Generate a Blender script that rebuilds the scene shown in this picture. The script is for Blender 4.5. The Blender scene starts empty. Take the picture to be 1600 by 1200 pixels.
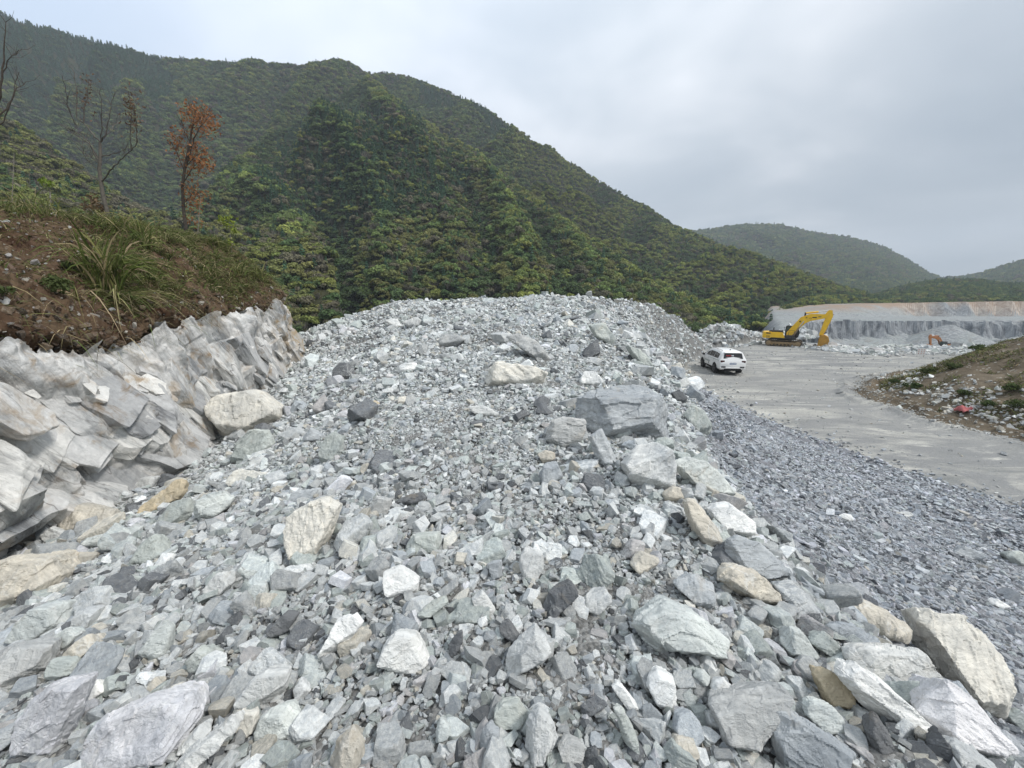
import bpy, bmesh, math, random
import numpy as np
from mathutils import Vector, Matrix

# ------------------------------------------------------------------ camera, sky, sun, exposure
SC = bpy.context.scene
COL = SC.collection
EYE = 5.6                     # eye height above the haul road (road is z = 0)
F = 605.0                     # focal length in pixels of the 1600 px wide photograph
TH = math.atan((600 - 474) / F)
cam_d = bpy.data.cameras.new('camera')
cam_d.sensor_width = 36.0
cam_d.lens = 36.0 * F / 1600.0
cam_d.clip_start = 0.05
cam_d.clip_end = 8000
cam = bpy.data.objects.new('camera', cam_d)
COL.objects.link(cam)
cam.location = (0, 0, EYE)
cam.rotation_euler = (math.pi / 2 - TH, 0, 0)
SC.camera = cam
SC.view_settings.view_transform = 'Standard'
SC.view_settings.look = 'None'
SC.view_settings.exposure = 0.5
SC.view_settings.gamma = 1.0

SUN_EL, SUN_AZ = math.radians(50), math.radians(112)   # azimuth measured clockwise from +Y
W = bpy.data.worlds.new('World')
SC.world = W
W.use_nodes = True


def build_world():
    nt = W.node_tree
    nt.nodes.clear()
    N = nt.nodes.new
    L = nt.links.new
    out = N('ShaderNodeOutputWorld')
    sky = N('ShaderNodeTexSky')
    sky.sky_type = 'NISHITA'
    sky.sun_disc = False
    sky.sun_elevation = SUN_EL
    sky.sun_rotation = SUN_AZ
    sky.dust_density = 2.0
    bg1 = N('ShaderNodeBackground')
    bg1.inputs['Strength'].default_value = 0.13
    L(sky.outputs[0], bg1.inputs[0])
    tc = N('ShaderNodeTexCoord')
    sep = N('ShaderNodeSeparateXYZ')
    L(tc.outputs['Generated'], sep.inputs[0])

    def mth(op, a, b=None, c=None, clamp=False):
        m = N('ShaderNodeMath')
        m.operation = op
        m.use_clamp = clamp
        for i, v in enumerate((a, b, c)):
            if v is None:
                continue
            if isinstance(v, (int, float)):
                m.inputs[i].default_value = v
            else:
                L(v, m.inputs[i])
        return m.outputs[0]
    # project the direction on a cloud deck: x/(z+k), y/(z+k)
    zc = mth('MAXIMUM', sep.outputs[2], 0.0)
    den = mth('ADD', zc, 0.22)
    cx = mth('DIVIDE', sep.outputs[0], den)
    cy = mth('DIVIDE', sep.outputs[1], den)
    cmb = N('ShaderNodeCombineXYZ')
    L(cx, cmb.inputs[0]); L(cy, cmb.inputs[1])
    cmb.inputs[2].default_value = 3.7
    n1 = N('ShaderNodeTexNoise')
    n1.inputs['Scale'].default_value = 1.1
    n1.inputs['Detail'].default_value = 4
    n1.inputs['Roughness'].default_value = 0.5
    n1.inputs['Distortion'].default_value = 0.3
    L(cmb.outputs[0], n1.inputs['Vector'])
    ramp = N('ShaderNodeValToRGB')
    ramp.color_ramp.elements[0].position = 0.30
    ramp.color_ramp.elements[0].color = (0.39, 0.445, 0.50, 1)
    ramp.color_ramp.elements[1].position = 0.70
    ramp.color_ramp.elements[1].color = (0.80, 0.82, 0.85, 1)
    e = ramp.color_ramp.elements.new(0.5)
    e.color = (0.53, 0.575, 0.62, 1)
    L(n1.outputs['Fac'], ramp.inputs[0])
    # overcast deck: brighter overhead, brightest where the sun stands behind it
    gz = mth('MULTIPLY_ADD', mth('POWER', zc, 1.4), 0.95, 0.83)

    def dotdir(v):
        d = N('ShaderNodeVectorMath')
        d.operation = 'DOT_PRODUCT'
        nrm = N('ShaderNodeVectorMath'); nrm.operation = 'NORMALIZE'
        L(tc.outputs['Generated'], nrm.inputs[0])
        L(nrm.outputs[0], d.inputs[0])
        d.inputs[1].default_value = Vector(v).normalized()
        return d.outputs['Value']
    glow = mth('POWER', mth('MAXIMUM', dotdir((0.22, 0.70, 0.62)), 0.0), 12)
    right = mth('POWER', mth('MAXIMUM', dotdir((0.85, 0.55, 0.22)), 0.0), 5)
    k = mth('ADD', gz, mth('MULTIPLY', glow, 0.10))
    k = mth('SUBTRACT', k, mth('MULTIPLY', right, 0.20))
    bg2 = N('ShaderNodeBackground')
    L(ramp.outputs[0], bg2.inputs[0])
    L(k, bg2.inputs['Strength'])
    # thinner cloud to the left: blue shows through
    left = mth('POWER', mth('MAXIMUM', dotdir((-0.80, 0.62, 0.55)), 0.0), 4)
    thin = mth('MULTIPLY', left, mth('MULTIPLY_ADD', n1.outputs['Fac'], -0.5, 0.80), clamp=True)
    bgb = N('ShaderNodeBackground')
    bgb.inputs[0].default_value = (0.56, 0.70, 0.92, 1)
    bgb.inputs[1].default_value = 1.06
    mb = N('ShaderNodeMixShader')
    L(thin, mb.inputs[0]); L(bg2.outputs[0], mb.inputs[1]); L(bgb.outputs[0], mb.inputs[2])
    mix = N('ShaderNodeMixShader')
    mix.inputs[0].default_value = 0.90
    L(bg1.outputs[0], mix.inputs[1]); L(mb.outputs[0], mix.inputs[2])
    L(mix.outputs[0], out.inputs[0])


build_world()
sl = bpy.data.lights.new('sun', 'SUN')
sl.energy = 2.4
sl.angle = math.radians(11)
sl.color = (1.0, 0.97, 0.93)
sun = bpy.data.objects.new('sun', sl)
COL.objects.link(sun)
sd = Vector((math.sin(SUN_AZ) * math.cos(SUN_EL), math.cos(SUN_AZ) * math.cos(SUN_EL), math.sin(SUN_EL)))
sun.rotation_euler = sd.to_track_quat('Z', 'Y').to_euler()

RNG = np.random.default_rng(11)
random.seed(7)

# ------------------------------------------------------------------ helpers
CT, ST = math.cos(TH), math.sin(TH)


def ray(px, py):
    p = (px - 800) / F
    q = (600 - py) / F
    return np.array((p, CT + q * ST, -ST + q * CT))


def at_depth(px, py, Y):
    """World point on the sight line of a pixel at forward distance Y."""
    d = ray(px, py)
    t = Y / d[1]
    return np.array((d[0] * t, Y, EYE + d[2] * t))


def at_z(px, py, z):
    d = ray(px, py)
    t = (z - EYE) / d[2]
    return np.array((d[0] * t, d[1] * t, z))


def project(P):
    P = np.atleast_2d(P)
    x, y, z = P[:, 0], P[:, 1], P[:, 2] - EYE
    fw = y * CT - z * ST
    up = y * ST + z * CT
    fw = np.where(fw < 1e-3, 1e-3, fw)
    return 800 + F * x / fw, 600 - F * up / fw, fw


def _h(ix, iy, iz, seed):
    h = (ix.astype(np.uint32) * np.uint32(374761393) + iy.astype(np.uint32) * np.uint32(668265263)
         + iz.astype(np.uint32) * np.uint32(2147483647) + np.uint32((seed * 974711 + 12345) & 0xffffffff))
    h = (h ^ (h >> np.uint32(13))) * np.uint32(1274126177)
    h = (h ^ (h >> np.uint32(16))) * np.uint32(2246822519)
    h = h ^ (h >> np.uint32(15))
    return h.astype(np.float64) / 4294967295.0


def vnoise(P, seed=0):
    """Value noise in -1..1 at points P (N,3)."""
    I = np.floor(P).astype(np.int64)
    f = P - I
    u = f * f * f * (f * (f * 6 - 15) + 10)
    r = 0.0
    for dx in (0, 1):
        wx = u[:, 0] if dx else 1 - u[:, 0]
        for dy in (0, 1):
            wy = u[:, 1] if dy else 1 - u[:, 1]
            for dz in (0, 1):
                wz = u[:, 2] if dz else 1 - u[:, 2]
                r = r + wx * wy * wz * _h(I[:, 0] + dx, I[:, 1] + dy, I[:, 2] + dz, seed)
    return r * 2 - 1


def fbm(P, octv=4, seed=0, gain=0.5, lac=2.03):
    a, s, r = 1.0, 0.0, 0.0
    Q = np.array(P, dtype=float)
    for o in range(octv):
        r = r + a * vnoise(Q, seed + o * 17)
        s += a
        a *= gain
        Q = Q * lac + 13.7
    return r / s


def fbm2(x, y, octv=4, seed=0, gain=0.5):
    return fbm(np.stack([x, y, np.full_like(x, 0.5 + seed)], 1), octv, seed, gain)


def worley(P, seed=0):
    """Random value of the nearest jittered cell (piecewise constant) and F1."""
    I = np.floor(P).astype(np.int64)
    best = np.full(len(P), 9e9)
    val = np.zeros(len(P))
    for dx in (-1, 0, 1):
        for dy in (-1, 0, 1):
            for dz in (-1, 0, 1):
                a, b, c = I[:, 0] + dx, I[:, 1] + dy, I[:, 2] + dz
                q0 = a + _h(a, b, c, seed + 1) - P[:, 0]
                q1 = b + _h(a, b, c, seed + 2) - P[:, 1]
                q2 = c + _h(a, b, c, seed + 3) - P[:, 2]
                d = q0 * q0 + q1 * q1 + q2 * q2
                m = d < best
                best = np.where(m, d, best)
                val = np.where(m, _h(a, b, c, seed + 4), val)
    return val * 2 - 1, np.sqrt(best)


def soft_worley(P, seed=0, k=16.0):
    """Cell values like worley() but with a short blend across the cell edges."""
    I = np.floor(P).astype(np.int64)
    num = np.zeros(len(P)); den = np.zeros(len(P))
    for dx in (-1, 0, 1):
        for dy in (-1, 0, 1):
            for dz in (-1, 0, 1):
                a, b, c = I[:, 0] + dx, I[:, 1] + dy, I[:, 2] + dz
                q0 = a + _h(a, b, c, seed + 1) - P[:, 0]
                q1 = b + _h(a, b, c, seed + 2) - P[:, 1]
                q2 = c + _h(a, b, c, seed + 3) - P[:, 2]
                w = np.exp(-k * (q0 * q0 + q1 * q1 + q2 * q2))
                num += w * (_h(a, b, c, seed + 4) * 2 - 1); den += w
    return num / (den + 1e-12)


def sstep(a, b, x):
    t = np.clip((x - a) / (b - a), 0, 1)
    return t * t * (3 - 2 * t)


def mesh_np(name, V, Fc, smooth=False):
    """Mesh from numpy vertices and an (N,3) or (N,4) face array."""
    me = bpy.data.meshes.new(name)
    V = np.asarray(V, dtype=np.float32)
    Fc = np.asarray(Fc, dtype=np.int32)
    k = Fc.shape[1]
    me.vertices.add(len(V))
    me.vertices.foreach_set('co', V.ravel())
    me.loops.add(Fc.size)
    me.loops.foreach_set('vertex_index', Fc.ravel())
    me.polygons.add(len(Fc))
    me.polygons.foreach_set('loop_start', np.arange(0, Fc.size, k, dtype=np.int32))
    me.polygons.foreach_set('loop_total', np.full(len(Fc), k, dtype=np.int32))
    me.update(calc_edges=True)
    me.validate()
    me.polygons.foreach_set('use_smooth', np.full(len(me.polygons), bool(smooth)))
    return me


def grid_faces(nu, nv):
    i = np.arange((nu - 1) * (nv - 1))
    a = (i // (nv - 1)) * nv + i % (nv - 1)
    return np.stack([a, a + nv, a + nv + 1, a + 1], 1)


def add_attr(me, name, typ, dom, arr):
    at = me.attributes.new(name, typ, dom)
    key = {'FLOAT': 'value', 'INT': 'value', 'FLOAT_VECTOR': 'vector', 'FLOAT_COLOR': 'color'}[typ]
    at.data.foreach_set(key, np.asarray(arr, dtype=np.int32 if typ == 'INT' else np.float32).ravel())


def link(name, me, mat=None, parent=None):
    o = bpy.data.objects.new(name, me)
    COL.objects.link(o)
    if mat is not None:
        me.materials.clear()
        me.materials.append(mat)
    if parent is not None:
        o.parent = parent
    return o


def tag(o, label=None, cat=None, group=None, kind=None):
    if label: o['label'] = label
    if cat: o['category'] = cat
    if group: o['group'] = group
    if kind: o['kind'] = kind
    return o


def empty(name, loc, rz=0.0):
    o = bpy.data.objects.new(name, None)
    o.empty_display_size = 0.3
    COL.objects.link(o)
    o.location = loc
    o.rotation_euler = (0, 0, rz)
    return o


# ------------------------------------------------------------------ materials
class NT:
    """Small node-tree writer."""

    def __init__(self, name, rough=0.85, spec=0.25):
        self.m = bpy.data.materials.new(name)
        self.m.use_nodes = True
        self.t = self.m.node_tree
        self.t.nodes.clear()
        self.out = self.n('ShaderNodeOutputMaterial')
        self.b = self.n('ShaderNodeBsdfPrincipled')
        self.b.inputs['Roughness'].default_value = rough
        self.b.inputs['Specular IOR Level'].default_value = spec
        self.l(self.b.outputs[0], self.out.inputs[0])

    def n(self, k):
        return self.t.nodes.new(k)

    def l(self, a, b):
        self.t.links.new(a, b)

    def put(self, sock, v):
        if isinstance(v, (int, float)):
            sock.default_value = v
        elif isinstance(v, (tuple, list)):
            sock.default_value = (tuple(v) + (1,))[:4] if sock.type == 'RGBA' else tuple(v)[:3]
        else:
            self.l(v, sock)

    def math(self, op, a, b=0.0, c=None, clamp=False):
        m = self.n('ShaderNodeMath')
        m.operation = op
        m.use_clamp = clamp
        self.put(m.inputs[0], a)
        self.put(m.inputs[1], b)
        if c is not None:
            self.put(m.inputs[2], c)
        return m.outputs[0]

    def mix(self, f, a, b, mode='MIX'):
        m = self.n('ShaderNodeMix')
        m.data_type = 'RGBA'
        m.blend_type = mode
        self.put(m.inputs[0], f)
        self.put(m.inputs[6], a)
        self.put(m.inputs[7], b)
        return m.outputs[2]

    def co(self, kind='Object', scale=(1, 1, 1), rot=(0, 0, 0), add=None):
        tc = self.n('ShaderNodeTexCoord')
        v = tc.outputs[kind]
        if add is not None:
            a = self.n('ShaderNodeVectorMath')
            self.l(v, a.inputs[0]); self.l(add, a.inputs[1])
            v = a.outputs[0]
        mp = self.n('ShaderNodeMapping')
        mp.inputs['Scale'].default_value = scale
        mp.inputs['Rotation'].default_value = rot
        self.l(v, mp.inputs[0])
        return mp.outputs[0]

    def noise(self, v, scale, detail=4, rough=0.55, dist=0.0):
        t = self.n('ShaderNodeTexNoise')
        t.inputs['Scale'].default_value = scale
        t.inputs['Detail'].default_value = detail
        t.inputs['Roughness'].default_value = rough
        t.inputs['Distortion'].default_value = dist
        if v is not None:
            self.l(v, t.inputs['Vector'])
        return t.outputs['Fac']

    def voro(self, v, scale, feat='F1', out='Distance', rnd=1.0):
        t = self.n('ShaderNodeTexVoronoi')
        t.feature = feat
        t.inputs['Scale'].default_value = scale
        t.inputs['Randomness'].default_value = rnd
        self.l(v, t.inputs['Vector'])
        return t.outputs[out]

    def rng(self, v, a, b, c=0.0, d=1.0):
        m = self.n('ShaderNodeMapRange')
        self.put(m.inputs[0], v)
        for i, x in enumerate((a, b, c, d)):
            m.inputs[1 + i].default_value = x
        return m.outputs[0]

    def bump(self, h, strength=0.5, dist=0.02, prev=None):
        b = self.n('ShaderNodeBump')
        b.inputs['Strength'].default_value = strength
        b.inputs['Distance'].default_value = dist
        self.l(h, b.inputs['Height'])
        if prev is not None:
            self.l(prev, b.inputs['Normal'])
        return b.outputs[0]

    def attr(self, name, typ='GEOMETRY', out='Color'):
        a = self.n('ShaderNodeAttribute')
        a.attribute_type = typ
        a.attribute_name = name
        return a.outputs[out]

    def fin(self, col=None, nrm=None, rough=None):
        if col is not None:
            self.put(self.b.inputs['Base Color'], col)
        if nrm is not None:
            self.l(nrm, self.b.inputs['Normal'])
        if rough is not None:
            self.put(self.b.inputs['Roughness'], rough)
        return self.m


def rock_mat(name, src, k=1.0, veins=0.6):
    """Broken schist: tint from the object or the instance, streaks along the bedding, quartz veins, rust."""
    m = NT(name, 0.82, 0.3)
    oi = m.n('ShaderNodeObjectInfo')
    if src == 'object':
        tint = oi.outputs['Color']
    else:
        tint = m.attr('tint', 'INSTANCER')
    off = m.n('ShaderNodeVectorMath'); off.operation = 'SCALE'
    off.inputs[0].default_value = (37.0, 91.0, 53.0)
    m.l(oi.outputs['Random'], off.inputs['Scale'])
    v = m.co('Object', add=off.outputs[0])
    vs = m.co('Object', (1.0, 1.0, 4.5), (0.35, 0.5, 0.2), add=off.outputs[0])
    big = m.noise(v, 2.2 * k, 5, 0.6, 0.4)
    streak = m.noise(vs, 5.0 * k, 6, 0.65, 0.8)
    fine = m.noise(v, 38 * k, 4, 0.7)
    c = m.mix(m.rng(big, 0.3, 0.7), m.mix(1, tint, (0.72, 0.75, 0.78), 'MULTIPLY'), m.mix(1, tint, (1.16, 1.15, 1.12), 'MULTIPLY'))
    c = m.mix(m.rng(streak, 0.40, 0.66, 0.0, 0.7), c, m.mix(1, c, (1.45, 1.44, 1.42), 'MULTIPLY'))
    c = m.mix(m.rng(streak, 0.36, 0.22, 0.0, 0.6), c, m.mix(1, c, (0.55, 0.58, 0.63), 'MULTIPLY'))
    vn = m.noise(m.co('Object', (1, 1, 1.8), (0.9, 0.2, 0.4), add=off.outputs[0]), 2.6 * k, 5, 0.6, 0.5)
    ridge = m.math('ABSOLUTE', m.math('SUBTRACT', vn, 0.5))
    vein = m.math('MULTIPLY', m.rng(ridge, 0.0, 0.022, 1.0, 0.0), m.rng(m.noise(v, 1.4 * k, 2), 0.44, 0.62, 0.0, veins))
    c = m.mix(vein, c, (0.66, 0.66, 0.63))
    rust = m.math('MULTIPLY', m.rng(m.noise(v, 3.1 * k, 5, 0.65, 1.0), 0.60, 0.74), 0.38)
    c = m.mix(rust, c, (0.36, 0.28, 0.18))
    c = m.mix(m.rng(fine, 0.3, 0.7, 0.0, 0.35), c, m.mix(1, c, (0.6, 0.6, 0.6), 'MULTIPLY'))
    b1 = m.bump(streak, 0.55, 0.05 / k)
    b2 = m.bump(fine, 0.45, 0.012 / k, b1)
    return m.fin(c, b2)


M_ROCK = rock_mat('rock', 'object', 1.0)
M_STONE = rock_mat('stone', 'object', 2.4, 0.5)
M_RUB = rock_mat('rubble_stone', 'instance', 1.6, 0.5)


def rubble_ground_mat(name, dark, light, scale=1.0, gravel=0.012):
    m = NT(name, 0.95, 0.1)
    v = m.co('Object')
    cells = m.voro(v, 26 * scale, 'F1', 'Color')
    dist = m.voro(v, 26 * scale, 'F1', 'Distance')
    bw = m.n('ShaderNodeSeparateColor'); m.l(cells, bw.inputs[0])
    c2 = m.voro(v, 60 * scale, 'F1', 'Color')
    bw2 = m.n('ShaderNodeSeparateColor'); m.l(c2, bw2.inputs[0])
    c = m.mix(bw.outputs[0], dark, light)
    c = m.mix(0.5, c, m.mix(bw2.outputs[1], dark, light))
    big = m.noise(v, 0.7 * scale, 5, 0.6)
    c = m.mix(m.rng(big, 0.35, 0.65, 0.0, 0.6), c, m.mix(1, c, (0.78, 0.78, 0.78), 'MULTIPLY'))
    h = m.math('ADD', m.rng(dist, 0, 0.6, 1, 0), m.math('MULTIPLY', bw.outputs[1], 0.5))
    return m.fin(c, m.bump(h, 0.9, gravel * 2 / scale))


M_HEAP = rubble_ground_mat('heap_ground', (0.085, 0.083, 0.078), (0.33, 0.328, 0.315), 1.2)
M_GRAV = rubble_ground_mat('gravel_ground', (0.11, 0.113, 0.12), (0.34, 0.345, 0.365), 1.3)


def quarry_mat():
    m = NT('quarry_ground', 0.95, 0.1)
    v = m.co('Object')
    geo = m.n('ShaderNodeNewGeometry')
    sn = m.n('ShaderNodeSeparateXYZ'); m.l(geo.outputs['True Normal'], sn.inputs[0])
    sp = m.n('ShaderNodeSeparateXYZ'); m.l(v, sp.inputs[0])
    cells = m.voro(v, 3.0, 'F1', 'Color')
    bw = m.n('ShaderNodeSeparateColor'); m.l(cells, bw.inputs[0])
    big = m.noise(v, 0.16, 5, 0.6, 0.4)
    fl = m.mix(bw.outputs[0], (0.20, 0.21, 0.215), (0.38, 0.39, 0.39))
    fl = m.mix(m.rng(big, 0.4, 0.62, 0, 0.7), fl, (0.285, 0.31, 0.30))
    fl = m.mix(m.rng(m.noise(v, 0.35, 5, 0.65, 0.6), 0.52, 0.68, 0, 0.6), fl, (0.21, 0.19, 0.165))
    # quarried faces: vertical drill and water streaks
    vw = m.co('Object', (0.7, 0.7, 0.22))
    st = m.noise(vw, 0.8, 7, 0.70, 1.0)
    wl = m.mix(m.rng(st, 0.36, 0.62), (0.10, 0.108, 0.12), (0.33, 0.345, 0.355))
    br = m.mix(m.rng(st, 0.36, 0.62), (0.26, 0.20, 0.16), (0.50, 0.44, 0.38))
    far = m.math('MULTIPLY', m.rng(sp.outputs[1], 112, 120), m.rng(m.noise(v, 0.05, 3), 0.36, 0.50))
    wl = m.mix(far, wl, br)
    top = m.mix(m.math('MULTIPLY', far, m.rng(sp.outputs[2], 2.2, 4.6)), fl, (0.33, 0.25, 0.19))
    steep = m.rng(sn.outputs[2], 0.90, 0.62)
    c = m.mix(steep, top, wl)
    return m.fin(c, m.bump(m.math('ADD', bw.outputs[1], m.math('MULTIPLY', st, 2.0)), 0.8, 0.25))


M_PIT = quarry_mat()


def road_mat():
    m = NT('packed_gravel', 0.95, 0.15)
    v = m.co('Object')
    # wheel streaks run with the turning haul trucks: long thin patches of pale dust
    vs = m.co('Object', (0.42, 1.0, 1), (0, 0, math.radians(14)))
    st = m.noise(vs, 0.40, 8, 0.70, 0.9)
    st2 = m.noise(m.co('Object', (0.34, 1.3, 1), (0, 0, math.radians(-9))), 0.6, 8, 0.70, 0.8)
    patch = m.rng(m.noise(v, 0.13, 3, 0.5, 0.5), 0.36, 0.54)
    big = m.noise(v, 0.09, 4, 0.55, 0.6)
    fine = m.noise(v, 9, 4, 0.7)
    peb = m.voro(v, 14, 'F1', 'Color')
    sp = m.n('ShaderNodeSeparateColor'); m.l(peb, sp.inputs[0])
    c = m.mix(m.rng(big, 0.38, 0.62), (0.25, 0.25, 0.244), (0.30, 0.296, 0.28))
    c = m.mix(m.math('MULTIPLY', m.rng(st, 0.47, 0.60, 0.0, 0.9), m.rng(patch, 0, 1, .5, 1)), c, (0.45, 0.435, 0.39))
    c = m.mix(m.math('MULTIPLY', m.rng(st2, 0.53, 0.64, 0.0, 0.9), patch), c, (0.57, 0.55, 0.49))
    c = m.mix(m.rng(st2, 0.46, 0.32, 0.0, 0.6), c, (0.17, 0.178, 0.172))
    c = m.mix(m.rng(sp.outputs[0], 0.75, 1.0, 0.0, 0.5), c, (0.24, 0.25, 0.25))
    c = m.mix(m.rng(fine, 0.35, 0.7, 0.0, 0.35), c, m.mix(1, c, (0.7, 0.7, 0.7), 'MULTIPLY'))
    h = m.math('ADD', m.math('MULTIPLY', fine, 0.8), m.math('MULTIPLY', sp.outputs[1], 0.8))
    return m.fin(c, m.bump(m.math('ADD', h, m.math('MULTIPLY', st, 0.6)), 0.9, 0.06))


M_ROAD = road_mat()


def soil_mat(name, a, b, c3, stones=0.5, scale=1.0):
    m = NT(name, 0.97, 0.1)
    v = m.co('Object')
    n1 = m.noise(v, 0.9 * scale, 6, 0.65, 0.5)
    n2 = m.noise(v, 6 * scale, 5, 0.7)
    vor = m.voro(v, 11 * scale, 'F1', 'Color')
    sp = m.n('ShaderNodeSeparateColor'); m.l(vor, sp.inputs[0])
    vd = m.voro(v, 11 * scale, 'F1', 'Distance')
    c = m.mix(m.rng(n1, 0.35, 0.65), a, b)
    c = m.mix(m.rng(n2, 0.3, 0.7, 0, 0.7), c, m.mix(1, c, (0.5, 0.5, 0.5), 'MULTIPLY'))
    peb = m.math('MULTIPLY', m.rng(sp.outputs[0], 0.72, 0.78, 0, stones), m.rng(vd, 0.32, 0.40, 1, 0))
    c = m.mix(peb, c, c3)
    return m.fin(c, m.bump(m.math('ADD', n2, m.math('MULTIPLY', peb, 0.5)), 0.8, 0.06 / scale))


M_SOIL = soil_mat('red_brown_soil', (0.075, 0.042, 0.027), (0.15, 0.105, 0.066), (0.24, 0.20, 0.155), 0.5, 1.6)
M_MOUND = soil_mat('dry_soil', (0.12, 0.092, 0.062), (0.21, 0.172, 0.125), (0.40, 0.38, 0.33), 0.8, 0.55)
M_FLOOR = soil_mat('forest_floor', (0.030, 0.036, 0.017), (0.052, 0.050, 0.024), (0.07, 0.065, 0.035), 0.3, 0.2)


def cliff_mat():
    m = NT('cliff_rock', 0.85, 0.25)
    v = m.co('Object')
    # bedding dips with increasing y: stretch the noise along the dip line
    rt = m.co('Object', (1, 1, 1), (math.radians(64.5), 0, 0))
    mp = m.n('ShaderNodeMapping')
    mp.inputs['Scale'].default_value = (1.3, 0.40, 2.3)
    m.l(rt, mp.inputs[0])
    vs = mp.outputs[0]
    streak = m.noise(vs, 1.1, 7, 0.66, 0.7)
    big = m.noise(v, 0.55, 5, 0.6, 0.6)
    fine = m.noise(v, 16, 5, 0.7)
    blot = m.noise(v, 2.7, 6, 0.65, 0.8)
    c = m.mix(m.rng(big, 0.38, 0.6), (0.33, 0.345, 0.35), (0.60, 0.595, 0.575))
    c = m.mix(m.rng(streak, 0.45, 0.60, 0, 0.85), c, (0.72, 0.71, 0.685))
    c = m.mix(m.rng(streak, 0.47, 0.34, 0, 0.85), c, (0.17, 0.174, 0.18))
    rust = m.math('MULTIPLY', m.rng(blot, 0.52, 0.68), m.rng(m.noise(v, 0.8, 3), 0.40, 0.58))
    c = m.mix(m.math('MULTIPLY', rust, 0.8), c, (0.33, 0.225, 0.12))
    gap = m.math('ABSOLUTE', m.math('SUBTRACT', m.noise(vs, 1.5, 3, 0.55, 0.3), 0.5))
    crack = m.math('MULTIPLY', m.rng(gap, 0.0, 0.012, 0.75, 0.0), m.rng(big, 0.60, 0.42, 0.15, 1.0))
    c = m.mix(crack, c, (0.10, 0.085, 0.075))
    sh = m.attr('shade', 'GEOMETRY', 'Fac')
    c = m.mix(m.rng(sh, 0.15, 0.9, 0, 0.75), c, m.mix(1, c, (1.25, 1.23, 1.18), 'MULTIPLY'))
    c = m.mix(m.rng(sh, -0.15, -0.9, 0, 0.8), c, m.mix(1, c, (0.50, 0.51, 0.53), 'MULTIPLY'))
    rs2 = m.math('MULTIPLY', m.rng(m.math('ABSOLUTE', m.math('SUBTRACT', sh, 0.08)), 0.0, 0.10, 0.7, 0.0), m.rng(blot, 0.42, 0.57))
    c = m.mix(rs2, c, (0.36, 0.275, 0.18))
    far = m.n('ShaderNodeSeparateXYZ'); m.l(v, far.inputs[0])
    oc = m.math('MULTIPLY', m.rng(far.outputs[1], 12.0, 15.5, 0, 0.75), m.rng(blot, 0.40, 0.58))
    c = m.mix(oc, c, (0.40, 0.29, 0.155))
    c = m.mix(m.rng(fine, 0.3, 0.7, 0, 0.45), c, m.mix(1, c, (0.62, 0.62, 0.62), 'MULTIPLY'))
    n = m.bump(streak, 0.8, 0.10)
    n = m.bump(fine, 0.6, 0.03, n)
    return m.fin(c, n)


M_CLIFF = cliff_mat()


def plain(name, col, rough=0.5, spec=0.4, metal=0.0, var=0.12, scale=6.0, dirt=None, dirt_amt=0.5, bump=0.0):
    m = NT(name, rough, spec)
    m.b.inputs['Metallic'].default_value = metal
    v = m.co('Object')
    n = m.noise(v, scale, 5, 0.6, 0.3)
    c = m.mix(m.rng(n, 0.3, 0.7), tuple(x * (1 - var) for x in col), tuple(min(1, x * (1 + var)) for x in col))
    if dirt is not None:
        d = m.noise(v, scale * 0.5, 6, 0.7, 0.8)
        c = m.mix(m.rng(d, 0.48, 0.68, 0, dirt_amt), c, dirt)
    nr = m.bump(m.noise(v, scale * 6, 4, 0.7), bump, 0.01) if bump else None
    return m.fin(c, nr)


def leaf_mat(name, src, col=None, trans=0.25):
    m = NT(name, 0.75, 0.15)
    base = m.attr('tint', 'INSTANCER') if src == 'instance' else (m.attr('tint') if src == 'geom' else col)
    oi = m.n('ShaderNodeObjectInfo')
    rv = m.n('ShaderNodeNewGeometry')
    k = m.rng(rv.outputs['Random Per Island'], 0, 1, 0.62, 1.4)
    hsv = m.n('ShaderNodeHueSaturation')
    m.put(hsv.inputs['Color'], base)
    m.l(k, hsv.inputs['Value'])
    m.put(hsv.inputs['Hue'], m.rng(oi.outputs['Random'], 0, 1, 0.485, 0.515))
    tr = m.n('ShaderNodeBsdfTranslucent')
    m.l(hsv.outputs[0], tr.inputs[0])
    ms = m.n('ShaderNodeMixShader')
    ms.inputs[0].default_value = trans
    m.l(m.b.outputs[0], ms.inputs[1]); m.l(tr.outputs[0], ms.inputs[2])
    m.l(ms.outputs[0], m.out.inputs[0])
    return m.fin(hsv.outputs[0])


M_TREES = leaf_mat('forest_leaves', 'instance')
M_GRASS = leaf_mat('grass_blades', 'geom', trans=0.3)
M_REDLEAF = leaf_mat('rust_leaves', 'col', (0.29, 0.125, 0.06))
M_DRYLEAF = leaf_mat('dry_leaves', 'col', (0.17, 0.11, 0.07))
M_LIME = leaf_mat('lime_leaves', 'col', (0.20, 0.26, 0.05))
M_SHRUB = leaf_mat('shrub_leaves', 'col', (0.075, 0.10, 0.035))
M_BARK = plain('bark', (0.085, 0.072, 0.06), 0.95, 0.1, var=0.35, scale=14, bump=0.5)
M_PALEBARK = plain('pale_bark', (0.22, 0.20, 0.17), 0.95, 0.1, var=0.3, scale=14, bump=0.5)

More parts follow.
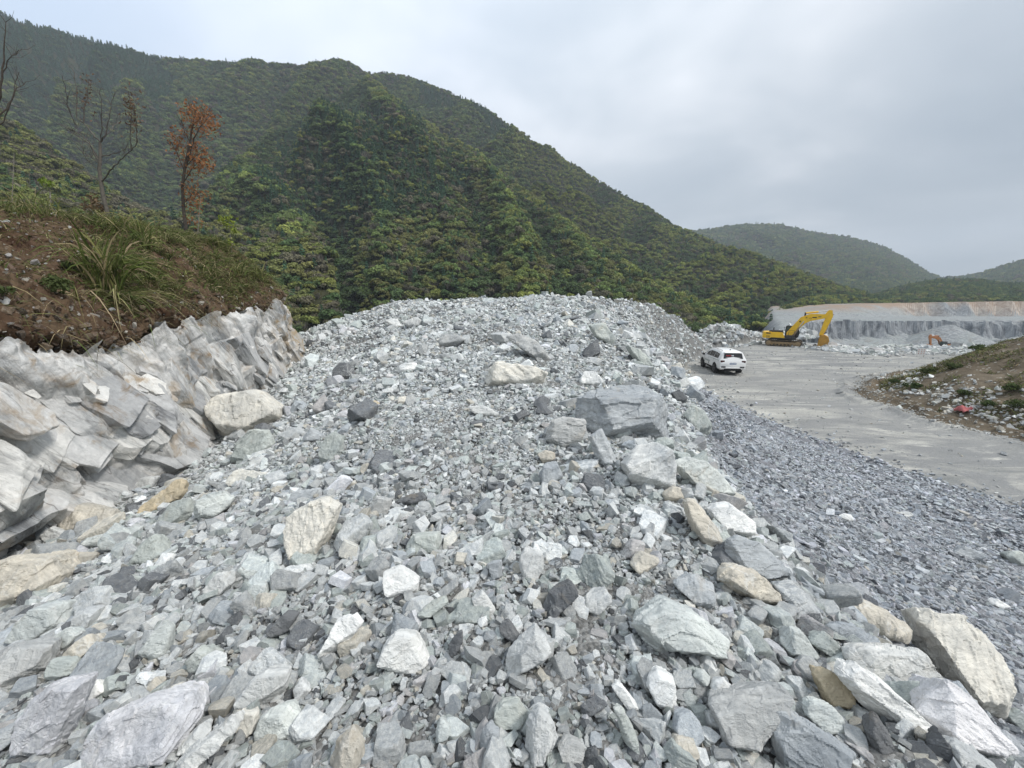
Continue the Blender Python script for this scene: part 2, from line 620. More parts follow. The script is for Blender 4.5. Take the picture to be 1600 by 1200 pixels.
# ------------------------------------------------------------------ ground: one polar height field, split by what it is
ROWS = {
    -6: [(-12, -2.6), (-6, -2.6), (-2, -1.7), (0, -1.65), (2, -1.95), (5, -3.6), (8, -4.6), (12, -5.5), (16, -6.2)],
    -2: [(-12, -3.1), (-6.3, -3.1), (-3.6, -2.35), (-1.5, -1.75), (0, -1.66), (1.5, -1.72), (2.4, -2.0), (3.4, -2.7), (5, -3.5), (8, -4.6), (12.5, -5.5), (16, -6.4)],
    1: [(-12, -3.1), (-6.3, -3.1), (-4.4, -2.72), (-2.7, -2.08), (-1.3, -1.74), (0, -1.66), (1.3, -1.68), (2.1, -1.85), (3.0, -2.6), (5, -3.45), (8, -4.55), (13, -5.5), (17, -6.5)],
    3: [(-12, -3.2), (-6.4, -3.15), (-5.1, -2.98), (-3.7, -2.40), (-2.2, -1.90), (-1, -1.70), (0, -1.64), (1.2, -1.68), (2.0, -1.90), (2.9, -2.55), (4.5, -3.25), (8, -4.5), (13.4, -5.5), (18, -6.6)],
    6: [(-12, -3.2), (-6.2, -3.15), (-5.1, -3.02), (-3.8, -2.5), (-2.4, -1.88), (-1.2, -1.58), (0, -1.48), (1.5, -1.52), (2.5, -1.82), (3.4, -2.45), (5, -3.1), (8, -4.35), (13.6, -5.5), (18, -6.6)],
    10: [(-12, -2.8), (-7.5, -2.75), (-6.0, -2.52), (-4.2, -1.85), (-2.2, -1.2), (-0.5, -0.96), (1, -0.95), (3, -1.2), (4.2, -1.70), (4.9, -2.25), (6, -3.05), (8, -4.15), (13.0, -5.5), (17.5, -7.2)],
    15: [(-14, -2.5), (-9.0, -2.15), (-6.8, -1.6), (-3.4, -0.88), (0, -0.60), (3, -0.68), (4.6, -1.05), (5.6, -1.95), (7.1, -3.25), (8.6, -4.2), (10.5, -5.0), (12.4, -5.55), (17, -7.6)],
    20: [(-16, -5), (-10.6, -1.85), (-8.4, -0.78), (-6, -0.05), (-2, 0.05), (1.5, 0.12), (3.8, -0.05), (5.3, -0.95), (6.8, -2.35), (8.2, -3.4), (9.6, -4.35), (12, -5.5), (16, -7.6)],
    26: [(-14, -7), (-9, -3.4), (-5, -1.4), (0, -0.4), (4, 0.05), (6.6, -0.05), (7.9, -1.2), (9.4, -3.0), (10.9, -4.6), (12.1, -5.5), (16, -8)],
    32: [(-10, -9), (0, -4), (5, -0.9), (8.8, 0.1), (10.5, -0.45), (11.8, -2.1), (13.1, -4.1), (14.2, -5.5), (18, -8)],
    38: [(0, -9), (6, -3), (10, -0.9), (13.2, -0.15), (14.9, -0.95), (16.3, -3.1), (17.5, -5.5), (22, -8)],
    44: [(8, -9), (14, -3), (16.5, -1.3), (18.8, -1.6), (20.3, -3.6), (21.7, -5.5), (26, -7.8)],
    49: [(6, -9), (14, -4.6), (19.5, -2.1), (22.2, -2.7), (24.2, -5.5), (28, -7)],
    54: [(14, -9), (22, -4.2), (28.5, -2.9), (32, -3.9), (34, -5.6), (39, -6.6)],
    62: [(20, -9), (30, -4.5), (36, -3.8), (40, -4.9), (43, -5.6), (49, -6.5)],
}
CPX = np.array([(x, y) for y, r in ROWS.items() for x, z in r], float)
CPZ = np.array([z for y, r in ROWS.items() for x, z in r], float)


def _tps_fit(X, z, lam=0.02):
    d = np.linalg.norm(X[:, None] - X[None], axis=2)
    K = np.where(d > 0, d * d * np.log(d + 1e-12), 0) + lam * np.eye(len(X))
    Pm = np.c_[np.ones(len(X)), X]
    A = np.block([[K, Pm], [Pm.T, np.zeros((3, 3))]])
    return np.linalg.solve(A, np.r_[z, 0, 0, 0])


TPSW = _tps_fit(CPX, CPZ)


def tps(x, y):
    r = np.zeros(len(x))
    for (cx, cy), w in zip(CPX, TPSW[:len(CPX)]):
        d2 = (x - cx) ** 2 + (y - cy) ** 2 + 1e-12
        r += w * 0.5 * d2 * np.log(d2)
    a = TPSW[len(CPX):]
    return r + a[0] + a[1] * x + a[2] * y


def sdist(x, y, poly):
    """Signed distance to an open polyline: positive on the left of its direction."""
    best = np.full(len(x), 9e9)
    sg = np.ones(len(x))
    for (x0, y0), (x1, y1) in zip(poly[:-1], poly[1:]):
        dx, dy = x1 - x0, y1 - y0
        t = np.clip(((x - x0) * dx + (y - y0) * dy) / (dx * dx + dy * dy), 0, 1)
        qx, qy = x - x0 - t * dx, y - y0 - t * dy
        d = qx * qx + qy * qy
        m = d < best
        best = np.where(m, d, best)
        sg = np.where(m, np.where(dx * (y - y0) - dy * (x - x0) >= 0, 1, -1), sg)
    return np.sqrt(best) * sg


TOE = [(15.0, -12), (14.6, 4), (14.2, 9.8), (13.4, 12.6), (12.5, 18.4), (12.3, 26), (14.3, 32), (17.6, 38), (21.8, 44), (24.3, 49), (30, 51.5), (35, 56), (43, 60), (52, 64), (60, 80), (64, 140), (66, 400)]
SHOULDER = [(2.7, -8), (2.5, -2), (2.25, 1.2), (2.3, 3), (2.9, 6), (4.5, 10), (5.3, 15), (6.0, 20), (8.0, 26), (11.0, 32), (15.5, 40)]
BENCH = [(28, 64), (48, 69), (60, 83), (82, 100), (106, 99), (124, 93), (175, 88), (300, 80)]
UPPER = [(90, 128), (108, 132), (128, 138), (150, 150), (190, 148), (300, 138)]
RIM = [(41, 66), (43, 57), (47, 52), (60, 50.5), (90, 48), (140, 44)]


def mound_r(x, y):
    w = 0.05 * fbm2(x * 0.25, y * 0.25, 3, 5)
    return np.sqrt(((x - 42) / 20.5) ** 2 + ((y - 18) / 14.4) ** 2) + w


def ground_z(x, y, detail=True):
    """Absolute ground height."""
    x = np.asarray(x, float); y = np.asarray(y, float)
    heap = tps(np.clip(x, -16, 60), np.clip(y, -6, 63))
    toe = sdist(x, y, TOE)                       # >0 on the heap side
    P = np.stack([x, y, np.zeros_like(x)], 1)
    if detail:
        r = np.hypot(x, y)
        lump = 0.16 * fbm(P * 0.55, 3, 3) + 0.07 * fbm(P * 1.9, 3, 9)
        on = sstep(0.0, 2.0, toe)
        sh = sdist(x, y, SHOULDER)
        lump = lump * np.where(sh > 0, 1.0, 0.45) * (1 + 0.02 * r)
        heap = heap + lump * on
    hz = heap + EYE
    z = np.where(toe > 0, np.maximum(hz, 0.05 * sstep(0, 1.5, toe)), np.minimum(hz, 0) * 0)
    # left and behind the heap the valley falls away
    vall = sstep(26, 60, y - 0.9 * np.maximum(x, 0)) * (toe > 0)
    z = np.where(toe > 0, z * (1 - vall) - 13 * vall, z)
    # pit: floor below the road level
    rim = sdist(x, y, RIM)                       # >0 beyond the rim (left of its direction)
    pit = sstep(0.0, 7.0, rim) * (x > 38)
    pz = -4.6 * pit
    z = np.where((toe <= 0), pz, z)
    b = sdist(x, y, BENCH)
    wob = 3.2 * fbm2(x * 0.10, y * 0.10, 3, 21) + 0.9 * fbm2(x * 0.7, y * 0.7, 3, 23) if detail else 0
    low = z
    top = 1.5 + 0.25 * fbm2(x * 0.1, y * 0.1, 2, 31) - 0.012 * np.maximum(b, 0)
    top = top - 14 * sstep(5, -9, x - 0.635 * y)          # left of the quarry the ground drops to the wooded valley
    face = np.where(x > 62, sstep(-1.2, 1.4, b + wob), sstep(-7, 3, b + wob))
    m = (x > 28) & (y > 55)
    z = np.where(m, low * (1 - face) + top * face, z)
    # scree at the foot of the bench
    scree = np.exp(-np.maximum(-b - wob, 0) / 4.5) * (b < 2) * sstep(60, 80, x) * (2.4 + 2.2 * fbm2(x * 0.13, y * 0.13, 2, 25))
    z = np.where(m & (b < 2), np.maximum(z, np.minimum(z + scree, 1.2)), z)
    # a cone of crushed stone and broken ground to its right
    cr = np.hypot(x - 104, (y - 93)) / 10.5
    z = np.where(m, np.maximum(z, -4.6 + 5.6 * (1 - cr)), z)
    cr2 = np.hypot((x - 128) / 20, (y - 88) / 10)
    z = np.where(m, np.maximum(z, -4.6 + 6.0 * (1 - cr2) + 0.5 * fbm2(x * 0.5, y * 0.5, 3, 41)), z)
    # upper bench of brown rock with a spoil slope at its left end
    u = sdist(x, y, UPPER)
    uw = 1.6 * fbm2(x * 0.12, y * 0.12, 3, 51) + 0.5 * fbm2(x * 0.6, y * 0.6, 2, 57) if detail else 0
    uh = np.interp(x, [85, 100, 125, 150, 190, 300], [0.0, 1.6, 3.9, 5.0, 5.6, 5.6])
    soft = np.interp(x, [100, 140, 155], [9, 6, 1.3])
    uf = np.clip((u + uw + soft) / (2 * soft), 0, 1)
    uf = uf * uf * (3 - 2 * uf)
    z = np.where((y > 105) & (x > 60), z + uf * uh, z)
    # mound of dry soil on the right
    mr = mound_r(x, y)
    mz = 10.0 * np.maximum(0, 1 - mr)
    if detail:
        mz = mz * (1 + 0.06 * fbm2(x * 0.5, y * 0.5, 3, 61)) + np.where(mr < 1, 0.12 * fbm2(x * 1.3, y * 1.3, 3, 63), 0)
    # low pushed-up berm line around its foot
    berm = 0.30 * np.exp(-((mr - 1.02) / 0.016) ** 2) + 0.16 * np.exp(-((mr - 1.085) / 0.012) ** 2)
    z = np.where(mr < 1.3, z + np.maximum(mz, 0) + berm * (y > 5), z)
    # the road itself: shallow ruts
    if detail:
        flat = (toe <= 0) & (mr > 1.15)
        z = z + np.where(flat, 0.02 * fbm2(x * 0.35, y * 0.9, 3, 71), 0)
    # rising to the hills far off
    R = np.hypot(x, y)
    z = np.where((R > 260), z * (1 - sstep(260, 420, R)) - 14 * sstep(260, 420, R), z)
    return z


def build_ground():
    dr = 0.0085
    rad = [0.35]
    while rad[-1] < 2500:
        r = rad[-1]
        rad.append(r * (1 + (dr if r < 160 else dr * 3)))
    rad = np.array(rad)
    az = np.radians(np.r_[np.linspace(-180, -64, 40)[:-1], np.linspace(-64, 64, 860), np.linspace(64, 180, 40)[1:]])
    A, Rr = np.meshgrid(az, rad, indexing='ij')
    x, y = (Rr * np.sin(A)).ravel(), (Rr * np.cos(A)).ravel()
    z = ground_z(x, y)
    # stone-scale roughness of the heap itself
    toe = sdist(x, y, TOE)
    rr = np.hypot(x, y)
    P = np.stack([x, y, z], 1)
    m = (toe > 0.3) & (rr < 80)
    z[m] += 0.03 * np.minimum(1 + rr[m] / 8, 4) * fbm(P[m] * np.array([5.0, 5.0, 0.0]), 3, 7)
    V = np.stack([x, y, z], 1)
    Fq = grid_faces(len(az), len(rad))[:, ::-1]
    c = V[Fq].mean(1)
    ct = sdist(c[:, 0], c[:, 1], TOE)
    cs = sdist(c[:, 0], c[:, 1], SHOULDER)
    cm = mound_r(c[:, 0], c[:, 1])
    crim = sdist(c[:, 0], c[:, 1], RIM)
    cR = np.hypot(c[:, 0], c[:, 1])
    reg = np.full(len(c), 5)                                            # 5 ground
    reg[(cR < 260) & (c[:, 0] > 20)] = 3                                # 3 quarry floor
    reg[(ct <= 0) & ~((crim > -1.5) & (c[:, 0] > 38)) & (c[:, 1] < 70) & (cR < 130)] = 2   # 2 road
    reg[(ct > 0) & (c[:, 1] < 70) & (cR < 75)] = 0                      # 0 heap
    reg[(ct > 0) & (cs < 0) & (c[:, 1] < 22) & (cR < 75)] = 1           # 1 gravel slope
    reg[(cm < 1.045)] = 4                                                # 4 mound
    names = ['rubble_heap', 'gravel_slope', 'road', 'quarry_floor', 'soil_mound', 'ground']
    mats = [M_HEAP, M_GRAV, M_ROAD, M_PIT, M_MOUND, M_FLOOR]
    labels = ['long heap of broken grey rock running ahead from the camera', 'slope of fine bluish gravel falling from the heap to the road',
              'pale packed gravel haul road with dusty wheel streaks', 'grey quarry floor and cut benches beyond the road',
              'mound of dry brown soil beside the road', 'valley floor under the wooded hills']
    for k, nm in enumerate(names):
        f = Fq[reg == k]
        if len(f) == 0:
            continue
        used, inv = np.unique(f, return_inverse=True)
        me = mesh_np(nm, V[used], inv.reshape(f.shape), smooth=(k in (2, 5)))
        tag(link(nm, me, mats[k]), labels[k], 'terrain', kind='structure')


build_ground()


def hit_ground(px, py):
    """First point of the (smooth) ground on the sight line of a pixel."""
    d = ray(px, py)
    t = np.geomspace(0.5, 300, 900)
    P = d[None] * t[:, None]
    g = ground_z(P[:, 0], P[:, 1], True)
    below = (P[:, 2] + EYE) < g
    i = int(np.argmax(below)) if below.any() else len(t) - 1
    lo, hi = t[max(i - 1, 0)], t[i]
    for _ in range(18):
        mid = 0.5 * (lo + hi)
        q = d * mid
        if q[2] + EYE < ground_z(np.array([q[0]]), np.array([q[1]]))[0]:
            hi = mid
        else:
            lo = mid
    q = d * hi
    return np.array((q[0], q[1], q[2] + EYE))


# ------------------------------------------------------------------ broken rock: angular bodies
def hull_mesh(planes):
    """Vertices of the convex body {n.x <= d} and its hull faces, as a bmesh."""
    N = np.array([p[0] for p in planes], float)
    D = np.array([p[1] for p in planes], float)
    L = np.linalg.norm(N, axis=1)
    N /= L[:, None]; D = D / L
    n = len(N)
    I, J, K = np.array([(i, j, k) for i in range(n) for j in range(i + 1, n) for k in range(j + 1, n)]).T
    A = np.stack([N[I], N[J], N[K]], 1)
    det = np.linalg.det(A)
    ok = np.abs(det) > 1e-4
    A, b = A[ok], np.stack([D[I], D[J], D[K]], 1)[ok]
    X = np.linalg.solve(A, b[:, :, None])[:, :, 0]
    ins = (X @ N.T <= D[None] + 1e-6).all(1)
    X = X[ins]
    X = X[np.unique(np.round(X / (np.abs(X).max() * 1e-4)).astype(int), axis=0, return_index=True)[1]]
    bm = bmesh.new()
    for p in X:
        bm.verts.new(p)
    r = bmesh.ops.convex_hull(bm, input=bm.verts[:])
    junk = [g for g in r['geom_interior'] if isinstance(g, bmesh.types.BMVert)]
    if junk:
        bmesh.ops.delete(bm, geom=junk, context='VERTS')
    bmesh.ops.dissolve_limit(bm, angle_limit=0.03, verts=bm.verts[:], edges=bm.edges[:])
    return bm


def random_planes(rng, dims, n=9, jit=0.22):
    """Half-spaces of an angular block about dims in size (full extents)."""
    h = np.array(dims) * 0.5
    pl = []
    for a in range(3):
        for s in (-1, 1):
            v = np.zeros(3); v[a] = s
            v = v + rng.normal(scale=jit, size=3)
            v /= np.linalg.norm(v)
            pl.append((v, h[a] * rng.uniform(0.86, 1.0)))
    for _ in range(n):
        v = rng.normal(size=3); v /= np.linalg.norm(v)
        sup = np.abs(v * h).sum()
        pl.append((v, sup * rng.uniform(0.56, 0.80)))
    return pl


def bm_to_np(bm):
    bmesh.ops.triangulate(bm, faces=bm.faces[:])
    bm.verts.ensure_lookup_table()
    V = np.array([v.co[:] for v in bm.verts])
    Fq = np.array([[v.index for v in f.verts] for f in bm.faces])
    return V, Fq


def rough_up(V, Fq, size, seed, amp=1.0):
    """Break the flat faces of a boulder: thin bedding steps, chips and grain."""
    e1, e2 = V[Fq[:, 1]] - V[Fq[:, 0]], V[Fq[:, 2]] - V[Fq[:, 0]]
    fn = np.cross(e1, e2)
    N = np.zeros_like(V)
    for k in range(3):
        for a in range(3):
            N[:, a] += np.bincount(Fq[:, k], fn[:, a], len(V))
    N /= np.linalg.norm(N, axis=1)[:, None] + 1e-12
    rng = np.random.default_rng(seed)
    ax = rng.normal(size=3); ax /= np.linalg.norm(ax)
    Q = V / size
    warp = fbm(Q * 2.0, 3, seed)
    s = (Q @ ax) * 7 + 1.2 * warp
    st = _h(np.floor(s).astype(np.int64), np.zeros(len(s), np.int64), np.zeros(len(s), np.int64), seed) - 0.5
    stretch = Q + ax[None] * (Q @ ax)[:, None] * 2.5
    w1, _ = worley(stretch * 2.6 + warp[:, None] * 0.3, seed + 3)
    w2, _ = worley(stretch * 6.5, seed + 9)
    d = 0.014 * st + 0.013 * w1 + 0.007 * w2 + 0.022 * fbm(Q * 2.2, 3, seed + 5) + 0.012 * fbm(Q * 11, 3, seed + 6)
    return V + N * (d * size * amp)[:, None]


def remesh_all(items, mat, seed0):
    """items: list of (name, bmesh, size, cells). Voxel-remesh all in one evaluation, then roughen."""
    tmp = []
    for nm, bm, size, cells in items:
        me = bpy.data.meshes.new(nm)
        bm.to_mesh(me); bm.free()
        o = bpy.data.objects.new('tmp_rock', me)
        COL.objects.link(o)
        md = o.modifiers.new('r', 'REMESH')
        md.mode = 'VOXEL'
        md.voxel_size = size / cells
        tmp.append(o)
    dg = bpy.context.evaluated_depsgraph_get()
    out = []
    for i, ((nm, bm, size, cells), o) in enumerate(zip(items, tmp)):
        ev = o.evaluated_get(dg)
        m2 = ev.to_mesh()
        m2.calc_loop_triangles()
        V = np.zeros(len(m2.vertices) * 3); m2.vertices.foreach_get('co', V)
        T = np.zeros(len(m2.loop_triangles) * 3, np.int32); m2.loop_triangles.foreach_get('vertices', T)
        out.append((V.reshape(-1, 3).copy(), T.reshape(-1, 3).copy()))
        ev.to_mesh_clear()
    for o in tmp:
        me = o.data
        bpy.data.objects.remove(o); bpy.data.meshes.remove(me)
    res = []
    for i, ((V, T), it) in enumerate(zip(out, items)):
        V = rough_up(V, T, it[2], seed0 + i * 13)
        me = mesh_np(it[0], V, T)
        if mat is not None:
            me.materials.append(mat)
        res.append(me)
    return res


# ------------------------------------------------------------------ cut bank on the left: rock face, soil slope, grassy top
BK_B = np.array([(-5.7, -6, -2.8), (-5.8, 0, -2.8), (-5.9, 4, -2.8), (-5.5, 6.2, -2.7), (-6.5, 8.5, -2.5), (-7.5, 12, -2.3), (-8.4, 15, -2.1), (-9.3, 17.1, -2.4), (-14, 19.5, -4), (-30, 21.5, -6)], float)
BK_T = np.array([(-6.9, -6, -.6), (-7, 1, -.55), (-7, 5.3, -.52), (-7.2, 7.7, -.44), (-7.6, 9.9, -.25), (-8.3, 13, -.05), (-8.9, 15.5, .1), (-9.9, 16.9, .05), (-14, 18.6, 0), (-30, 20.3, 0)], float)
BK_P = np.array([(-10.5, -6, 1.8), (-10.5, 3, 1.8), (-10.5, 8.5, 1.85), (-10.5, 10.5, 1.95), (-10.5, 12.2, 2.05), (-10.5, 14.3, 2.05), (-10.7, 15.2, 2.0), (-11.2, 15.7, 1.95), (-14, 16.6, 1.9), (-30, 17.5, 1.9)], float)
BK_Q = np.array([(-45, -8, 2.4), (-45, 0, 2.4), (-45, 5, 2.4), (-45, 8, 2.4), (-45, 10, 2.4), (-45, 12, 2.4), (-45, 13, 2.4), (-45, 14, 2.2), (-45, 15, 2.1), (-45, 16, 2)], float)


BK_T[:8] *= 0.95
BK_B[:8] *= np.array([1.11, 1.11, 1.13, 1.13, 1.12, 1.09, 1.06, 1.03])[:, None]


def along(poly, u):
    n = len(poly)
    idx = np.arange(n)
    # smooth the polyline a little
    s = np.stack([np.interp(u, idx, poly[:, k]) for k in range(3)], 1)
    return s


def bank_u():
    seg = np.linalg.norm(np.diff(BK_B, axis=0), axis=1)
    us = []
    for i, sgl in enumerate(seg):
        n = max(4, int(sgl / (0.022 if 1 <= i <= 6 else 0.10)))
        us.append(i + np.arange(n) / n)
    return np.r_[np.concatenate(us), len(BK_B) - 1]


def cliff_slabs(V, FQ, S, nrm):
    """Angular slabs and blocks that stand out of the cut face along its bedding."""
    rng = np.random.default_rng(314)
    shapes = []
    for k in range(26):
        dims = [(1.0, .50, .34), (1.0, .66, .42), (1.0, .36, .28), (.8, .7, .5), (1.0, .42, .20)][k % 5]
        bm = hull_mesh(random_planes(rng, dims, 6, .16))
        bmesh.ops.bevel(bm, geom=bm.edges[:], offset=0.012, offset_type='OFFSET', segments=1, affect='EDGES', clamp_overlap=True)
        for it in range(3):
            bmesh.ops.triangulate(bm, faces=bm.faces[:])
            bmesh.ops.subdivide_edges(bm, edges=[e for e in bm.edges if e.calc_length() > 0.09], cuts=1)
        v, f = bm_to_np(bm)
        bm.free()
        q = v * np.array([0.6, 1.6, 2.0])
        v = v + 0.035 * np.stack([fbm(q * 3.0 + 9 * a, 4, 640 + k) for a in range(3)], 1) + 0.012 * np.stack([fbm(v * 14 + 5 * a, 2, 680 + k) for a in range(3)], 1)
        shapes.append((v, f))
    shade = [np.zeros(len(V))]
    Vs, Fs, o = [V], [FQ], len(V)
    nu, nv = S.shape[:2]
    dip = np.array([0.05, 0.43, -0.90]); dip /= np.linalg.norm(dip)
    P3 = S.reshape(-1, 3)
    ok = (P3[:, 1] > -1) & (P3[:, 1] < 18.5) & (P3[:, 0] > -12)
    ok &= np.tile(np.arange(nv) < 0.80 * nv, nu)
    idx = rng.choice(np.nonzero(ok)[0], 420)
    for i in idx:
        iu, iv = divmod(i, nv)
        v, f = shapes[rng.integers(len(shapes))]
        big = rng.uniform() < .36
        L = rng.uniform(.8, 1.9) if big else 0.2 * np.exp(abs(rng.normal(scale=.7)))
        L = min(L, 0.25 + 2.6 * (0.88 * nv - iv) / nv)
        n = nrm[iu] + rng.normal(scale=.10, size=3); n /= np.linalg.norm(n)
        d = dip + rng.normal(scale=.10, size=3)
        d -= n * (d @ n); d /= np.linalg.norm(d)
        b = np.cross(n, d)
        k = np.array([L * rng.uniform(1.0, 1.5), L * rng.uniform(.9, 1.5), L * (rng.uniform(.75, 1.0) if big else rng.uniform(.7, 1.0))])
        W_ = v * k
        c = S[iu, iv] - n * ((0.12 if big else 0.11) * L) + n * rng.uniform(-.05, .06) * L * (.5 if big else 1)
        shade.append(np.full(len(v), rng.uniform(-1, 1)))
        Vs.append(c + W_[:, :1] * d + W_[:, 1:2] * b + W_[:, 2:3] * n)
        Fs.append(f + o); o += len(v)
    return np.concatenate(Vs), np.concatenate(Fs), np.concatenate(shade)


def build_bank():
    u = bank_u()
    nv = 170
    B, T = along(BK_B, u), along(BK_T, u)
    B[:, 2] += EYE; T[:, 2] += EYE
    # soil overhang line is uneven
    T[:, 2] += 0.42 * fbm2(u * 3.1, u * 0 + 2, 4, 81) - 0.10 + 0.13 * fbm2(u * 17.0, u * 0 + 5, 3, 82)
    w = np.linspace(-0.12, 1.02, nv)
    P = B[:, None] * (1 - w[None, :, None]) + T[:, None] * w[None, :, None]
    tng = np.gradient(0.5 * (B + T), axis=0)
    tng[:, 2] = 0
    tng /= np.linalg.norm(tng, axis=1)[:, None] + 1e-9
    k = 61
    for c in range(3):
        tng[:, c] = np.convolve(np.pad(tng[:, c], k // 2, mode='edge'), np.ones(k) / k, 'valid')
    nrm = np.stack([tng[:, 1], -tng[:, 0], np.full(len(u), 0.45)], 1)
    nrm /= np.linalg.norm(nrm, axis=1)[:, None]
    Pf = P.reshape(-1, 3)
    y, z, x = Pf[:, 1], Pf[:, 2], Pf[:, 0]
    warp = 0.35 * fbm(Pf * 0.6, 3, 91)
    s = (z + y * 2.1 + warp) / 2.2
    # broad buttresses and recesses along the cut
    d = 0.34 * np.interp(y, [-8, 2, 4.4, 6.4, 7.6, 8.6, 10.0, 11.2, 12.4, 14.2, 16, 30], [0, .3, 1.0, .7, -.5, -.9, .6, -.5, .2, .8, .1, 0]) * np.sin(np.pi * np.clip(np.tile(w, len(u)), 0, 1) ** .8) ** .6

    def layers(freq, amp, seed, joint):
        i0 = np.floor(s * freq)
        fr = s * freq - i0
        res = 0.0
        for di, wt in ((0, 1 - sstep(0.93, 1.0, fr)), (1, sstep(0.93, 1.0, fr))):
            i = (i0 + di).astype(np.int64)
            o = i * 0
            jt = (z - 0.4 * y) * joint + 10 * _h(i, o, o, seed)
            j = np.floor(jt).astype(np.int64)
            jf = sstep(0.94, 1.0, jt - j)
            h0 = _h(i, o, o, seed + 1)
            h1 = _h(i, j, o, seed + 2) * (1 - jf) + _h(i, j + 1, o, seed + 2) * jf
            slope = ((fr - di) - 0.5) * 0.5
            res = res + wt * ((h0 - 0.5) * 1.2 + (h1 - 0.5) * 0.9 + slope)
        return amp * res
    d += layers(0.62, 0.42, 101, 0.42)
    d += layers(1.9, 0.17, 111, 0.8)
    al = np.stack([x * 0.9, (0.43 * y - 0.90 * z) * 0.55, s * 1.5], 1)
    wv = soft_worley(al * 1.3 + 0.15 * fbm(Pf * 2.5, 2, 133)[:, None], 131)
    d += 0.15 * wv
    wv = soft_worley(al * 3.4 + 0.2 * fbm(Pf * 4, 2, 134)[:, None], 135)
    d += 0.055 * wv
    d += 0.10 * fbm(Pf * 0.9, 3, 140) + 0.035 * fbm(Pf * 4.0, 4, 141) + 0.012 * fbm(Pf * 16, 3, 143)
    # fade towards the foot and the lip so it meets the rubble and soil
    wf2 = np.tile(w, len(u))
    d *= sstep(-0.12, 0.12, wf2) * 0.9 + 0.1
    d -= 0.10 * sstep(0.9, 1.02, wf2)
    V = Pf + np.repeat(nrm, nv, axis=0) * d[:, None]
    FQ = grid_faces(len(u), nv)
    FQ = np.concatenate([FQ[:, [0, 1, 2]], FQ[:, [0, 2, 3]]])
    V, FQ, shd = cliff_slabs(V, FQ, V.reshape(len(u), nv, 3), nrm)
    me = mesh_np('rock_face', V, FQ)
    add_attr(me, 'shade', 'FLOAT', 'POINT', shd)
    tag(link('rock_face', me, M_CLIFF), 'cut face of pale streaked rock under the soil bank', 'rock face', kind='structure')
    # soil slope and the top
    Pp, Q = along(BK_P, u), along(BK_Q, u)
    Pp[:, 2] += EYE; Q[:, 2] += EYE
    T2 = T + nrm * 0.10
    T2[:, 2] += 0.03
    n1, n2 = 170, 40
    w1 = np.linspace(0, 1, n1)
    S = T2[:, None] * (1 - w1[None, :, None]) + Pp[:, None] * w1[None, :, None]
    S[:, :, 2] += 0.28 * np.sin(np.pi * w1)[None] * 1.0
    tuck = (1 - sstep(0, 0.045, w1))[None, :, None] ** 1.5
    S = S - tuck * (nrm[:, None] * 0.55 + np.array([0, 0, 0.10]))
    w2 = np.linspace(0, 1, n2 + 1)[1:] ** 1.8
    S2 = Pp[:, None] * (1 - w2[None, :, None]) + Q[:, None] * w2[None, :, None]
    A = np.concatenate([S, S2], 1)
    nn = A.shape[1]
    Af = A.reshape(-1, 3)
    lip = np.tile(np.r_[sstep(0, 0.1, w1), np.ones(n2)], len(u))
    h = 0.34 * fbm(Af * 0.7, 4, 151) + 0.14 * fbm(Af * 2.6, 4, 153) + 0.09 * fbm(Af * 8, 4, 155)
    Af = Af.copy()
    Af[:, 2] += h * (0.25 + 0.75 * lip)
    Af[:, 0] += 0.09 * fbm(Af * 3 + 9, 3, 157) + 0.07 * fbm(Af * 11 + 9, 3, 158)
    me = mesh_np('soil_bank', Af, grid_faces(len(u), nn), smooth=True)
    tag(link('soil_bank', me, M_SOIL), 'bank of red brown soil with grass above the rock face', 'soil bank', kind='structure')
    return A.shape, Af.reshape(len(u), nn, 3), u, n1


BK_SHAPE, BK_SURF, BK_UU, BK_N1 = build_bank()


def bank_pixel(px, py):
    """Nearest point of the soil bank surface to a pixel (front side)."""
    V = BK_SURF.reshape(-1, 3)
    sx, sy, d = project(V)
    e = (sx - px) ** 2 + (sy - py) ** 2 + np.where(V[:, 1] > 0.5, 0, 1e9)
    near = e < max(e.min() * 2, 25)
    i = np.where(near, d, 1e9).argmin()
    return V[i]

# ------------------------------------------------------------------ wooded hills
PROTO = {}


def proto_collection(name):
    c = bpy.data.collections.new(name)        # never linked to the scene: only a library of shapes for the instances
    PROTO[name] = c
    return c


